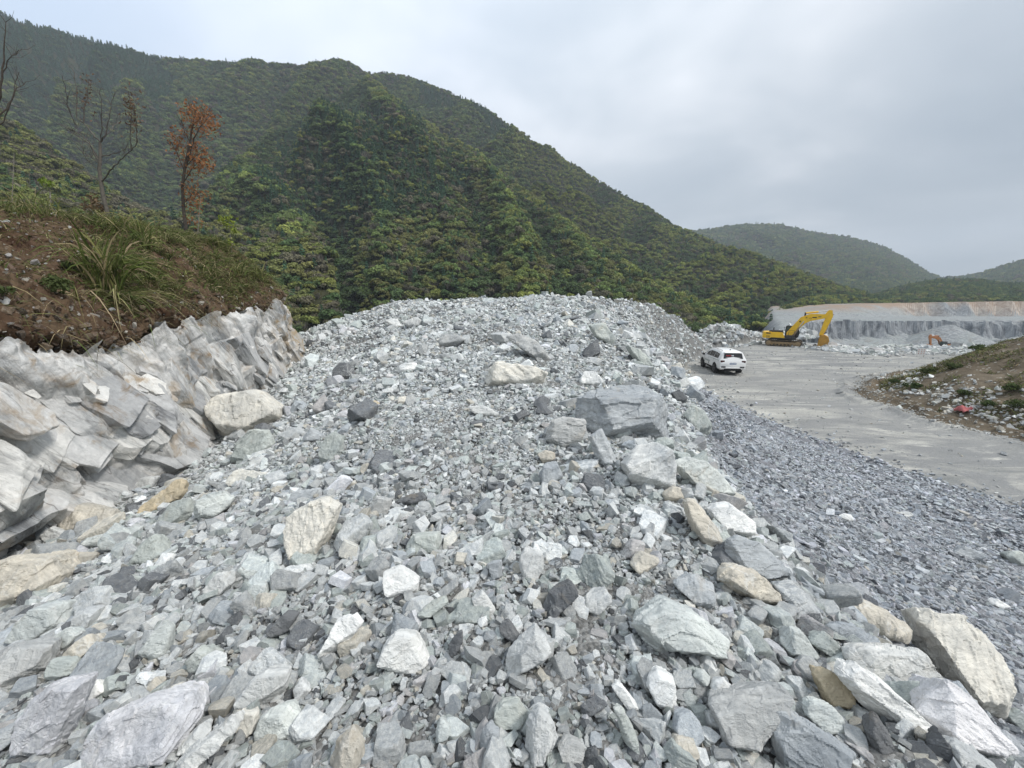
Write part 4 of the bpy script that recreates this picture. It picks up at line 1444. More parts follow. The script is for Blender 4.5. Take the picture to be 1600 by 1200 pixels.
# ---- boulders read off the photograph one by one: outline in picture pixels, tint, name, label
#      (each is unprojected on the heap, given its real size and a thickness, and bedded in the rubble)
BOULDERS = [
 # upper heap
 ('boulder', 'blue grey', 'largest blue grey block on the heap, its underside in shade', [(897,620),(920,606),(998,601),(1022,616),(1046,640),(1044,690),(1016,695),(988,700),(957,697),(920,676),(899,655)], 0.9),
 ('boulder', 'grey', 'squat grey block with a dark lower face leaning left of the largest block', [(848,690),(860,656),(880,650),(914,656),(914,674),(898,704),(870,704)], 0.7),
 ('slab', 'blue grey', 'upright blue grey slab propped below the largest block', [(918,682),(940,668),(952,690),(964,728),(958,737),(938,732)], 0.5),
 ('boulder', 'pale grey', 'big whitish grey boulder just below the largest block', [(970,722),(996,696),(1020,688),(1042,696),(1046,720),(1044,752),(1014,782),(984,756)], 0.8),
 ('slab', 'pale green', 'pale green slab with a dark overhung edge at the top of the gravel slope', [(1046,722),(1070,714),(1106,720),(1136,750),(1146,770),(1138,781),(1112,784),(1080,766)], 0.42),
 ('boulder', 'greenish grey', 'olive grey boulder right of the largest block, above the gravel', [(1066,648),(1080,632),(1096,638),(1112,672),(1106,682),(1086,680)], 0.7),
 ('stone', 'tan', 'rounded olive stone wedged under the pale green slab', [(1034,770),(1050,758),(1066,762),(1072,772),(1064,783),(1036,782)], 0.7),
 ('boulder', 'white', 'white pointed rock behind the largest block', [(910,580),(928,579),(948,602),(930,607),(903,603)], 0.6),
 ('stone', 'pale grey', 'pale wedge stone on the edge of the heap below the white car', [(1050,600),(1072,588),(1078,600),(1060,609)], 0.7),
 ('stone', 'dark slate', 'dark split stone beside the road edge of the heap', [(1048,614),(1060,608),(1075,622),(1070,631),(1052,625)], 0.7),
 ('boulder', 'greenish grey', 'leaning green grey slab on the heap edge left of the white car', [(975,538),(997,545),(1012,562),(1023,584),(1004,580)], 0.55),
 ('boulder', 'cream', 'cream and ochre block alone in the middle of the heap', [(756,594),(764,578),(776,566),(800,572),(839,574),(856,583),(850,600),(836,607),(765,610)], 0.75),
 ('boulder', 'dark slate', 'dark upright boulder near the left shoulder of the heap', [(522,578),(531,566),(546,567),(557,584),(540,602),(523,598)], 0.8),
 ('slab', 'greenish grey', 'tilted green slab near the right end of the heap crest', [(918,507),(944,504),(962,530),(953,541),(930,528)], 0.5),
 ('slab', 'grey', 'long grey slab lying above the cream and ochre block', [(787,525),(812,518),(838,532),(866,569),(850,572),(820,550)], 0.45),
 ('boulder', 'grey', 'low wide grey rock above the long grey slab', [(684,530),(698,522),(716,523),(728,532),(712,543),(688,542)], 0.6),
 ('stone', 'ochre', 'bright yellow ochre stone on the heap', [(575,629),(586,625),(599,632),(592,638),(578,637)], 0.7),
 ('slab', 'pale grey', 'flat pale slab right of the bright yellow ochre stone', [(730,634),(756,633),(780,646),(772,655),(745,650)], 0.4),
 ('stone', 'tan', 'small tan block below the squat grey block', [(839,709),(852,703),(867,706),(868,716),(848,724)], 0.7),
 ('boulder', 'blue grey', 'blue grey boulder below the small tan block', [(842,740),(850,723),(870,720),(880,746),(860,765),(845,758)], 0.75),
 ('boulder', 'cream', 'huge cream rounded boulder at the foot of the rock face', [(347,640),(357,622),(378,613),(399,609),(413,612),(442,637),(444,655),(424,672),(385,690),(361,696),(350,684)], 0.9),
 ('slab', 'greenish grey', 'grey green slab leaning in front of the huge cream boulder', [(359,722),(368,692),(390,671),(422,671),(430,692),(416,706),(388,722),(360,736)], 0.4),
 ('boulder', 'greenish grey', 'blunt green grey boulder right of the grey green leaning slab', [(503,700),(510,682),(524,674),(536,683),(537,712),(530,725),(506,727)], 0.75),
 ('boulder', 'pinkish grey', 'pinkish pointed rock above the blunt green grey boulder', [(490,633),(507,614),(518,640),(506,648),(492,646)], 0.7),
 ('stone', 'blue grey', 'bluish stone left of the blunt green grey boulder', [(472,686),(486,667),(509,680),(502,692),(480,692)], 0.7),
 ('slab', 'white', 'whitish flat slab right of the dark upright boulder', [(617,574),(632,566),(651,567),(659,577),(640,586),(622,585)], 0.5),
 ('stone', 'purple grey', 'lilac grey stone left of the bright yellow ochre stone', [(526,648),(538,641),(552,643),(556,652),(532,655)], 0.7),
 ('boulder', 'white', 'white flat boulder near the left end of the heap crest', [(603,502),(612,498),(622,499),(628,511),(612,513)], 0.6),
 ('boulder', 'pale grey', 'pale double boulder next to the white flat boulder near the crest', [(629,503),(651,494),(667,505),(662,513),(640,514)], 0.6),
 # middle left
 ('boulder', 'cream', 'cream wedge boulder standing clear on the left side of the heap', [(458,800),(484,785),(512,775),(537,787),(530,808),(517,822),(504,867),(490,880),(471,856),(459,824)], 0.7),
 ('slab', 'pale green', 'bright mint slab between the rock face and the cream wedge boulder', [(302,797),(317,773),(350,766),(367,779),(358,793),(317,819)], 0.5),
 ('boulder', 'greenish grey', 'green grey boulder touching the left end of the bright mint slab', [(258,808),(271,783),(298,776),(304,800),(290,826),(267,828)], 0.7),
 ('slab', 'ochre', 'ochre streaked slab sloping down to the left below the rock face', [(225,792),(250,770),(275,750),(292,748),(290,772),(262,800),(237,816),(222,806)], 0.45),
 ('boulder', 'tan', 'brown tan boulder below the rock face', [(98,812),(108,798),(129,786),(160,790),(180,796),(183,820),(150,834),(110,835)], 0.8),
 ('slab', 'pale green', 'pale green keel shaped slab under the brown tan boulder', [(133,852),(140,838),(183,826),(225,820),(222,830),(180,850),(150,857)], 0.5),
 ('boulder', 'grey', 'long grey slab behind the brown tan boulder', [(100,790),(117,771),(160,768),(208,769),(217,783),(183,796),(108,797)], 0.7),
 ('stone', 'pale grey', 'pale pointed stone above the ochre streaked slab', [(206,770),(225,746),(250,743),(243,763),(217,772)], 0.6),
 ('stone', 'dark slate', 'dark wedge stone at the top end of the ochre streaked slab', [(244,758),(254,739),(284,745),(270,760),(250,766)], 0.7),
 ('boulder', 'tan', 'large grey tan boulder cut by the left picture edge', [(-24,886),(0,876),(25,866),(79,871),(101,896),(92,921),(33,950),(-20,945)], 0.8),
 ('boulder', 'pale green', 'pale rounded boulder below the large grey tan boulder', [(37,990),(50,962),(67,942),(104,940),(117,962),(100,992),(83,1010),(42,1010)], 0.75),
 ('boulder', 'grey', 'grey blocky boulder below the pale rounded boulder at the left', [(-15,1022),(25,1006),(83,1006),(80,1044),(50,1068),(-15,1076)], 0.8),
 ('stone', 'pale green', 'flat pale green stone right of the pale rounded boulder', [(81,1000),(95,986),(112,978),(130,988),(112,1010),(83,1018)], 0.6),
 ('stone', 'pale grey', 'square pale stone above the flat pale green stone', [(119,956),(137,946),(158,950),(147,984),(125,984)], 0.7),
 ('stone', 'tan', 'tan rounded stone right of the flat pale green stone', [(100,1022),(118,1002),(137,991),(155,1008),(133,1030),(104,1030)], 0.75),
 ('slab', 'greenish grey', 'long green slab lying across the left slope', [(179,926),(196,899),(246,899),(251,905),(208,930)], 0.45),
 ('slab', 'pale grey', 'pale flake left of the long green slab', [(108,948),(125,929),(176,924),(180,933),(142,947)], 0.45),
 ('boulder', 'greenish grey', 'green grey rock below the bright mint slab', [(204,872),(222,848),(244,833),(272,866),(234,884)], 0.6),
 ('stone', 'tan', 'low tan slab below the brown tan boulder', [(100,872),(125,861),(150,867),(142,884),(108,888)], 0.6),
 ('stone', 'pale green', 'square mint stone left of the cream wedge boulder', [(392,914),(400,910),(417,911),(426,946),(397,947)], 0.8),
 ('stone', 'pale grey', 'grey mottled stone in the middle of the left slope', [(325,909),(340,894),(356,892),(367,908),(343,938),(329,934)], 0.7),
 ('stone', 'blue grey', 'low bluish slab above the cream wedge boulder', [(450,788),(458,768),(500,761),(505,775),(480,786)], 0.55),
 # lower left
 ('slab', 'purple grey', 'long lilac grey slab at the lower left corner', [(33,1122),(60,1088),(84,1066),(138,1061),(130,1100),(104,1150),(90,1206),(46,1206),(33,1144)], 0.5),
 ('slab', 'purple grey', 'largest flat lilac grey slab at the bottom left', [(150,1130),(168,1115),(200,1100),(233,1087),(300,1085),(318,1112),(308,1133),(275,1176),(255,1212),(150,1212)], 0.5),
 ('slab', 'pale grey', 'long pale bar of rock beside the largest flat slab', [(273,1196),(300,1168),(333,1141),(367,1116),(376,1129),(358,1151),(292,1207),(270,1207)], 0.6),
 ('stone', 'cream', 'small cream block at the upper end of the long pale bar', [(367,1121),(380,1106),(404,1111),(405,1133),(388,1147),(370,1138)], 0.8),
 ('boulder', 'pale green', 'round pale stone right of the small cream block', [(404,1134),(410,1118),(424,1105),(450,1101),(471,1116),(463,1142),(434,1158),(408,1155)], 0.7),
 ('stone', 'tan', 'olive tan pyramid stone at the bottom edge', [(517,1184),(526,1156),(551,1129),(571,1156),(571,1184),(550,1206),(520,1206)], 0.85),
 ('boulder', 'pale grey', 'jagged pale rock above the round pale stone', [(383,1076),(398,1056),(420,1042),(454,1046),(450,1075),(417,1105),(396,1111)], 0.75),
 ('stone', 'white', 'white crusted bar of rock left of centre', [(500,1026),(514,994),(529,966),(558,957),(569,970),(543,1009),(512,1034)], 0.7),
 ('stone', 'white', 'small white shard below the white crusted bar', [(458,1080),(471,1057),(486,1078),(476,1093),(462,1095)], 0.7),
 ('slab', 'pale green', 'tall pale shard pointing up in the left slope', [(229,1010),(244,985),(258,966),(271,982),(267,1020),(246,1034)], 0.5),
 ('stone', 'white', 'white triangular stone above the largest flat slab', [(133,1093),(140,1074),(151,1061),(166,1079),(142,1093)], 0.7),
 ('stone', 'greenish grey', 'dull green stone above the jagged pale rock', [(292,1030),(317,1007),(351,1024),(334,1047),(300,1047)], 0.7),
 ('stone', 'dark slate', 'dark grey ridge stone left of the white crusted bar', [(417,988),(434,968),(451,953),(468,957),(459,984),(425,997)], 0.8),
 ('stone', 'dark slate', 'black stone in the shade at the left picture edge', [(4,858),(17,847),(34,854),(30,870),(10,870)], 0.8),
 ('stone', 'grey', 'grey block left of the brown tan boulder', [(29,826),(54,809),(76,817),(72,832),(45,835)], 0.7),
 ('stone', 'pale grey', 'pale flat stone between the grey block and the brown tan boulder', [(65,838),(83,822),(105,832),(101,846),(75,848)], 0.6),
 ('stone', 'blue grey', 'bluish stone under the lilac slab at the left edge', [(-6,1142),(25,1128),(34,1150),(9,1172),(-6,1170)], 0.8),
 ('stone', 'greenish grey', 'green grey stone beside the long lilac slab', [(79,1047),(84,1028),(117,1032),(126,1050),(97,1060)], 0.7),
 ('stone', 'pale grey', 'pale block right of the largest flat slab', [(283,1158),(312,1132),(330,1142),(318,1163),(292,1170)], 0.8),
 ('stone', 'grey', 'grey wedge above the largest flat slab', [(179,1109),(200,1091),(218,1096),(202,1117)], 0.7),
 ('stone', 'tan', 'small tan stone above the grey wedge', [(229,1072),(243,1057),(255,1067),(247,1082)], 0.8),
 ('stone', 'cream', 'small yellowish stone right of the small tan stone', [(267,1072),(283,1066),(288,1079),(272,1084)], 0.8),
 # centre
 ('boulder', 'greenish grey', 'square green grey block in the middle of the heap', [(629,868),(636,848),(644,834),(687,831),(691,846),(679,872)], 0.75),
 ('boulder', 'white', 'whitish grey rock below the square green grey block', [(598,893),(612,886),(626,882),(657,900),(655,921),(629,932),(607,921)], 0.75),
 ('stone', 'grey', 'grey roof shaped stone right of the cream wedge boulder', [(573,797),(587,774),(612,778),(613,804),(579,804)], 0.8),
 ('stone', 'dark slate', 'dark flat slab above the square green grey block', [(615,784),(636,774),(660,768),(668,777),(626,793)], 0.5),
 ('stone', 'pale grey', 'shield shaped grey stone right of centre', [(810,880),(812,866),(822,853),(847,860),(849,883),(834,905),(816,897)], 0.7),
 ('stone', 'blue grey', 'bluish upright stone left of the shield shaped stone', [(762,880),(784,874),(786,900),(770,911)], 0.7),
 ('stone', 'dark slate', 'long dark slate rock below the shield shaped stone', [(846,951),(856,926),(893,907),(903,925),(868,955),(850,963)], 0.8),
 ('stone', 'pale grey', 'pale rock right of the long dark slate rock', [(904,951),(916,929),(946,918),(955,933),(922,959)], 0.75),
 ('boulder', 'pale grey', 'large pale wedge boulder in the lower middle', [(790,1034),(796,1012),(816,992),(837,974),(850,992),(863,1019),(850,1034),(812,1055),(794,1055)], 0.7),
 ('stone', 'dark slate', 'dark stone leaning on the large pale wedge boulder', [(779,978),(796,970),(813,992),(805,1008),(783,992)], 0.7),
 ('boulder', 'pale grey', 'broad rough grey rock left of the large pale wedge boulder', [(594,1022),(604,1000),(618,987),(650,992),(672,1029),(647,1055),(608,1034)], 0.6),
 ('stone', 'greenish grey', 'green grey bar above the broad rough grey rock', [(654,955),(674,938),(694,930),(703,940),(687,955),(662,968)], 0.7),
 ('stone', 'pale grey', 'pale triangular stone above the large pale wedge boulder', [(737,934),(754,922),(766,936),(774,951),(770,962),(750,950)], 0.7),
 ('stone', 'dark slate', 'dark narrow stone left of the dark leaning stone', [(700,1008),(712,990),(723,983),(724,997),(708,1030)], 0.8),
 ('boulder', 'greenish grey', 'green grey rounded stone at the lower centre', [(771,1122),(774,1104),(785,1095),(812,1093),(826,1117),(821,1138),(792,1138)], 0.8),
 ('boulder', 'pale grey', 'tall pale stone standing at the bottom centre', [(821,1172),(822,1140),(826,1116),(842,1105),(863,1121),(872,1150),(851,1193),(829,1197)], 0.7),
 ('stone', 'blue grey', 'bluish stone below the green grey rounded stone', [(748,1162),(752,1142),(760,1132),(780,1137),(784,1176),(758,1172)], 0.8),
 ('stone', 'pale green', 'pale green block left of the bluish stone at the bottom', [(679,1155),(682,1136),(688,1120),(705,1133),(700,1155),(684,1161)], 0.8),
 ('stone', 'grey', 'dull grey stone right of the tall pale stone', [(871,1163),(880,1156),(893,1153),(913,1162),(909,1184),(883,1188)], 0.7),
 ('stone', 'white', 'white splinter right of the green grey rounded stone', [(954,1072),(962,1066),(972,1068),(1001,1108),(987,1113)], 0.6),
 ('stone', 'greenish grey', 'long green splinter below the white splinter', [(958,1105),(971,1101),(986,1130),(997,1158),(992,1184),(975,1158)], 0.6),
 ('boulder', 'pale green', 'big pale slab with a darker lower face right of centre', [(983,976),(990,964),(1002,955),(1042,940),(1080,950),(1112,976),(1138,1001),(1133,1030),(1112,1030),(1074,1026),(1024,1018)], 0.7),
 # right shoulder
 ('boulder', 'tan', 'olive brown tilted block on the right shoulder', [(1067,782),(1074,777),(1085,780),(1106,804),(1126,830),(1110,859),(1096,855),(1071,810)], 0.7),
 ('boulder', 'white', 'whitish boulder right of the olive brown tilted block', [(1104,794),(1118,785),(1134,783),(1168,808),(1160,842),(1140,838),(1124,828)], 0.75),
 ('boulder', 'blue grey', 'long blue grey boulder overlooking the gravel slope', [(1131,858),(1136,843),(1150,834),(1188,846),(1216,872),(1242,900),(1208,908),(1154,881),(1133,872)], 0.6),
 ('boulder', 'tan', 'mottled tan boulder below the long blue grey boulder', [(1121,905),(1128,894),(1140,886),(1176,887),(1209,920),(1209,951),(1183,943),(1150,926)], 0.65),
 ('boulder', 'blue grey', 'striped blue green boulder right of the mottled tan boulder', [(1208,914),(1220,908),(1238,907),(1268,937),(1284,968),(1250,972),(1225,951)], 0.65),
 ('boulder', 'blue grey', 'bright bluish rock left of the mottled tan boulder', [(1050,910),(1066,902),(1084,895),(1113,911),(1118,933),(1092,947),(1062,922)], 0.65),
 ('slab', 'tan', 'striped tan slab at the lower right shoulder', [(1294,955),(1304,942),(1318,932),(1347,937),(1384,955),(1418,976),(1412,1001),(1374,988),(1308,968)], 0.5),
 ('slab', 'blue grey', 'blue grey slab tucked under the striped tan slab', [(1287,976),(1310,972),(1334,974),(1376,1000),(1371,1013),(1317,1005)], 0.5),
 ('boulder', 'cream', 'tall striped cream boulder at the lower right', [(1433,970),(1440,958),(1452,951),(1500,958),(1538,992),(1546,1050),(1552,1100),(1547,1143),(1520,1094),(1462,1048),(1452,1018)], 0.55),
 ('slab', 'pale grey', 'flat grey slab left of the tall striped cream boulder', [(1321,1027),(1330,1016),(1346,1010),(1434,1012),(1468,1058),(1404,1080),(1350,1064)], 0.5),
 ('boulder', 'purple grey', 'marbled blue white boulder under the tall striped cream boulder', [(1433,1110),(1456,1082),(1480,1061),(1518,1087),(1551,1142),(1547,1180),(1500,1172),(1442,1130)], 0.7),
 ('stone', 'pale green', 'pale angular stone below the striped blue green boulder', [(1217,1001),(1224,988),(1234,978),(1250,983),(1272,1017),(1259,1030),(1229,1022)], 0.7),
 ('stone', 'greenish grey', 'green grey stone right of the pale angular stone', [(1262,1001),(1274,992),(1288,987),(1318,1017),(1322,1030),(1292,1022)], 0.6),
 ('boulder', 'white', 'long rock with a white quartz top at the lower right', [(1300,1048),(1316,1038),(1334,1033),(1376,1062),(1406,1090),(1434,1118),(1429,1151),(1396,1151),(1346,1102)], 0.6),
 ('boulder', 'ochre', 'ochre stained rock beside the long white quartz topped rock', [(1271,1056),(1280,1049),(1293,1046),(1337,1071),(1334,1096),(1312,1118),(1287,1097)], 0.6),
 ('stone', 'pale green', 'pale lens shaped stone below the ochre stained rock', [(1256,1113),(1260,1102),(1268,1096),(1300,1100),(1322,1133),(1308,1147),(1283,1138)], 0.6),
 ('stone', 'dark slate', 'dark upright splinter right of the pale lens shaped stone', [(1354,1143),(1360,1124),(1368,1111),(1386,1140),(1401,1171),(1396,1178),(1362,1172)], 0.6),
 ('slab', 'blue grey', 'big blue grey slab at the bottom right edge', [(1204,1143),(1206,1122),(1213,1111),(1233,1109),(1268,1130),(1300,1150),(1363,1192),(1371,1216),(1217,1216)], 0.5),
 ('boulder', 'grey', 'broad grey rock left of the big blue grey slab', [(1106,1098),(1112,1090),(1126,1086),(1168,1075),(1218,1071),(1238,1092),(1205,1133),(1184,1162),(1150,1180),(1129,1172)], 0.65),
 ('stone', 'dark slate', 'dark pointed fin of rock standing at the lower right corner', [(1450,1178),(1454,1150),(1459,1130),(1468,1150),(1476,1172),(1467,1198)], 0.9),
 ('slab', 'pale grey', 'pale slab at the lower right corner behind the dark pointed fin', [(1475,1156),(1488,1150),(1502,1158),(1551,1192),(1551,1212),(1479,1212)], 0.6),
 ('stone', 'white', 'whitish stone above the broad grey rock', [(1108,1072),(1117,1062),(1130,1057),(1147,1075),(1138,1093),(1117,1088)], 0.75),
 ('stone', 'white', 'whitish crumbly rock below the big pale slab', [(1008,1068),(1014,1054),(1026,1045),(1051,1054),(1055,1100),(1029,1105)], 0.7),
 ('stone', 'tan', 'tan flat topped stone at the bottom right of centre', [(1044,1163),(1058,1149),(1084,1154),(1088,1171),(1062,1188)], 0.8),
 ('stone', 'pale green', 'rounded pale stone left of the whitish stone', [(1083,1055),(1089,1047),(1100,1045),(1111,1058),(1097,1080)], 0.75),
 ('stone', 'tan', 'brown banded stone above the big pale slab', [(983,880),(990,868),(1001,859),(1028,871),(1022,887),(1001,901)], 0.75),
 ('stone', 'pinkish grey', 'pinkish rock above the brown banded stone', [(969,868),(976,852),(988,841),(1005,846),(1001,862),(979,880)], 0.75),
 # on the gravel
 ('stone', 'white', 'white stone alone on the dark gravel at the right', [(1546,943),(1558,935),(1572,944),(1563,951)], 0.6),
 ('slab', 'blue grey', 'flat bluish stone lying on the gravel slope', [(1489,863),(1504,852),(1534,862),(1526,876),(1500,874)], 0.45),
 ('stone', 'greenish grey', 'green grey stone on the gravel at the right picture edge', [(1571,868),(1580,860),(1593,860),(1602,879),(1583,888)], 0.7),
 ('stone', 'white', 'thin white stone on the upper gravel slope', [(1309,806),(1318,802),(1330,804),(1334,812),(1321,817)], 0.5),
 ('stone', 'pale grey', 'pale stone near the road edge of the gravel slope', [(1399,801),(1410,798),(1422,800),(1426,808),(1404,812)], 0.6),
 ('stone', 'greenish grey', 'wedge stone at the right edge near the bottom of the gravel', [(1566,1113),(1587,1105),(1612,1125),(1612,1141),(1579,1134)], 0.7),
 ('stone', 'cream', 'cream stone at the road edge left of the white car', [(1049,577),(1056,568),(1063,566),(1065,576),(1057,580)], 0.8),
]


def poly_rock_bm(poly, depth, thick, seed):
    """Block whose outline at mid depth is the polygon; local x right, y up, z towards the viewer. Returns bmesh, size."""
    rng = np.random.default_rng(seed)
    P = np.array(poly, float)
    c = P.mean(0)
    k = depth / F
    Q = np.stack([(P[:, 0] - c[0]) * k, -(P[:, 1] - c[1]) * k], 1)
    ext = Q.max(0) - Q.min(0)
    size = max(ext)
    T = thick * math.sqrt(ext[0] * ext[1])
    # convex outline (monotone chain)
    pts = sorted(map(tuple, Q))
    lo, hi = [], []
    for chain, seq in ((lo, pts), (hi, pts[::-1])):
        for p in seq:
            while len(chain) > 1 and (chain[-1][0] - chain[-2][0]) * (p[1] - chain[-2][1]) - (chain[-1][1] - chain[-2][1]) * (p[0] - chain[-2][0]) <= 0:
                chain.pop()
            chain.append(p)
    Q = np.array(lo[:-1] + hi[:-1])
    pl = []
    n = len(Q)
    for i in range(n):
        p, q = Q[i], Q[(i + 1) % n]
        e = q - p
        nn = np.array([e[1], -e[0]])
        ln = np.linalg.norm(nn)
        if ln < 1e-6:
            continue
        nn /= ln
        if nn @ p < 0:
            nn = -nn
        d = max(nn @ p, nn @ q)
        s = rng.uniform(0.0, 0.14)
        if rng.uniform() < 0.3:
            s = rng.uniform(0.4, 0.85)
        pl.append((np.array([nn[0], nn[1], s]), d))
        pl.append((np.array([nn[0], nn[1], -rng.uniform(0.25, 0.7)]), d))
    # front faces: a lit upper facet and a lower one that turns away
    up = rng.uniform(0.15, 0.55)
    pl.append((np.array([rng.normal(scale=.12), up, 1.0]), T * 0.5 * rng.uniform(0.8, 1.0)))
    pl.append((np.array([rng.normal(scale=.2), -rng.uniform(0.5, 1.2), 1.0]), T * 0.5 * rng.uniform(0.8, 1.05) + 0.22 * ext[1]))
    pl.append((np.array([rng.choice([-1, 1]) * rng.uniform(.4, .9), rng.uniform(-.2, .3), 1.0]), T * 0.5 + 0.2 * ext[0]))
    pl.append((np.array([0.0, 0.0, -1.0]), T * 0.7))
    return hull_mesh(pl), size, c, T, ext


CAMR = np.array((1.0, 0, 0)); CAMU = np.array((0, ST, CT)); CAMB = np.array((0, -CT, ST))   # right, up, back axes of the view at the photograph


def build_boulders():
    items, info = [], []
    for i, (nm, tint, lab, poly, thick) in enumerate(BOULDERS):
        P = np.array(poly, float)
        c = P.mean(0)
        low = P[:, 1].max()
        g = hit_ground(c[0], c[1] * 0.6 + low * 0.4)
        dep = g[1] * CT - (g[2] - EYE) * ST
        dep *= 0.985
        bm, size, c, T, ext = poly_rock_bm(poly, dep, thick, 900 + i * 7)
        ppx = size / dep * F * 0.64
        cells = int(np.clip(ppx * 0.75, 18, 80))
        nm = 'rock_slab' if nm == 'slab' else nm
        items.append((nm, bm, size, cells))
        d = ray(c[0], c[1])
        pos = np.array((0, 0, EYE)) + d * dep      # ray() has unit view depth
        info.append((nm, tint, lab, pos, size, T, dep, c, ext))
    meshes = remesh_all(items, M_ROCK, 5000)
    R = Matrix(((CAMR[0], CAMU[0], CAMB[0]), (CAMR[1], CAMU[1], CAMB[1]), (CAMR[2], CAMU[2], CAMB[2])))
    rng = np.random.default_rng(3)
    for me, (nm, tint, lab, pos, size, T, dep, c, ext) in zip(meshes, info):
        o = link(nm, me)
        o.rotation_euler = R.to_euler()
        o.location = pos
        t = np.array(TINT[tint]) * rng.uniform(0.98, 1.10)
        o.color = (*t, 1)
        tag(o, lab, 'rock', 'large rocks picked out on the heap', 'thing')
    return info


BOULDER_INFO = build_boulders()


# ---- all other stones: power-law sizes; the ones that show largest become objects, the rest is the rubble
FINES = [(*hit_ground(px, py)[:2], r) for px, py, r in ((640, 655, 0.8), (770, 705, 0.45), (590, 700, .4), (760, 520, 1.6), (880, 560, .8), (600, 1115, .22), (930, 1010, .25), (480, 700, .5), (560, 540, 1.2), (905, 830, .3))]


def make_stones():
    rng = np.random.default_rng(1234)
    out = []
    specs = [('heap', s, cov) for s, cov in ((.022, .50), (.033, .55), (.05, .62), (.075, .70), (.11, .50), (.16, .26), (.23, .11), (.34, .05), (.5, .026))] + \
            [('gravel', s, cov) for s, cov in ((.026, .60), (.04, .62), (.06, .50), (.09, .26), (.13, .07), (.2, .02))]
    for zone, s, cov in specs:
        dmax = min(s * 300, 75)
        A = 0.5 * math.radians(160) * dmax ** 2
        n = int(cov * A / (s * s * 0.62))
        r = dmax * np.sqrt(rng.uniform(0, 1, n))
        a = rng.uniform(math.radians(-74), math.radians(86), n)
        x, y = r * np.sin(a), r * np.cos(a) + 0.0
        toe, sh = sdist(x, y, TOE), sdist(x, y, SHOULDER)
        lim = 0.0 + rng.exponential(0.35, n) * (rng.uniform(size=n) < 0.5)
        if zone == 'heap':
            k = (toe > -lim) & ((sh > -0.25) | (y > 22))
        else:
            k = (toe > -lim) & (sh <= 0.1) & (y <= 22)
        # keep out of the bank
        bx = np.interp(y, BK_B[:, 1], BK_B[:, 0])
        k &= (x > bx + 0.05) | (y > 20)
        k &= (r > 0.45) & (y > -0.5) & (y < 66) & ((np.abs(a) < math.radians(62)) | (r < 14))
        # big stones gather along the gully by the rock face and on the right shoulder; the crest holds finer ground
        edge = np.exp(-((sh - 0.4) / 0.7) ** 2) + 0.8 * np.exp(-((x - bx - 1.6) / 1.3) ** 2) + 0.45 * (y > 11)
        pat = fbm2(x * 0.55, y * 0.55, 3, 700)
        w = np.ones(n)
        if zone == 'heap' and s >= 0.1:
            w = np.clip(0.55 + 0.8 * edge + 1.0 * pat, 0.10, 1.5) / 1.3
        elif zone == 'heap' and s >= 0.05:
            w = np.clip(0.75 + 0.9 * pat, 0.15, 1)
        elif zone == 'gravel' and s >= 0.09:
            w = np.clip(0.35 + 0.9 * sstep(3, 0.3, toe) + 1.2 * pat, 0.05, 1)
        k &= rng.uniform(size=n) < w
        # patches where only fine gravel lies
        if zone == 'heap' and s >= 0.07:
            fine = np.zeros(n)
            for (qx, qy, qr) in FINES:
                fine = np.maximum(fine, np.exp(-(np.hypot(x - qx, y - qy) / qr) ** 4))
            k &= rng.uniform(size=n) > fine * (0.6 if s < .1 else (0.8 if s < .2 else 0.96))
        k &= s / np.maximum(r, .5) * F < (62 if zone == 'heap' else 34)      # the really large ones are all picked out by hand
        x, y = x[k], y[k]
        m = len(x)
        sz = s * np.exp(rng.normal(scale=0.18, size=m))
        out.append((np.stack([x, y], 1), sz, np.full(m, 0 if zone == 'heap' else 1)))
    XY = np.concatenate([o[0] for o in out]); S = np.concatenate([o[1] for o in out]); Z = np.concatenate([o[2] for o in out])
    z = ground_z(XY[:, 0], XY[:, 1]) + S * rng.uniform(-0.06, 0.38, len(S))
    P = np.c_[XY, z]
    # room for the boulders
    keep = np.ones(len(P), bool)
    for (nm, tint, lab, pos, size, T, dep, c, ext) in BOULDER_INFO:
        sx, sy, dd = project(P[np.abs(P[:, 1] - pos[1]) < 1.5 * size + 0.5])
        near = np.linalg.norm(P - pos[None], axis=1) < 0.36 * size
        keep &= ~(near & (S > 0.3 * size))
        near2 = np.linalg.norm(P - pos[None], axis=1) < 0.20 * size
        keep &= ~near2
    P, S, Z = P[keep], S[keep], Z[keep]
    n = len(P)
    # tints
    heap_t = ['grey', 'pale grey', 'greenish grey', 'blue grey', 'pale green', 'dark slate', 'tan', 'cream', 'white', 'pinkish grey', 'purple grey']
    ph = np.array([.20, .27, .13, .11, .09, .065, .035, .02, .055, .03, .025]); ph /= ph.sum()
    pg = np.array([.27, .08, .05, .30, .03, .16, .01, .005, .01, .02, .07]); pg /= pg.sum()
    ti = np.where(Z == 0, rng.choice(len(heap_t), n, p=ph), rng.choice(len(heap_t), n, p=pg))
    T = np.array([TINT[t] for t in heap_t])[ti]
    T[Z == 1] = T[Z == 1] * np.array([0.90, 0.905, 0.945])
    T = T * rng.uniform(0.85, 1.27, (n, 1)) * np.array([0.98, 1.0, 1.02])
    flat = np.where(Z == 1, 0.28, 0.42)
    R = np.c_[rng.normal(size=n) * flat, rng.normal(size=n) * flat, rng.uniform(0, 6.283, n)]
    sx, sy, d = project(P)
    app = np.where((sx > -10) & (sx < 1610) & (sy > 440) & (sy < 1215), S / d, 0)
    return P, S, Z, ti, T, R, sx, sy, d, app, heap_t


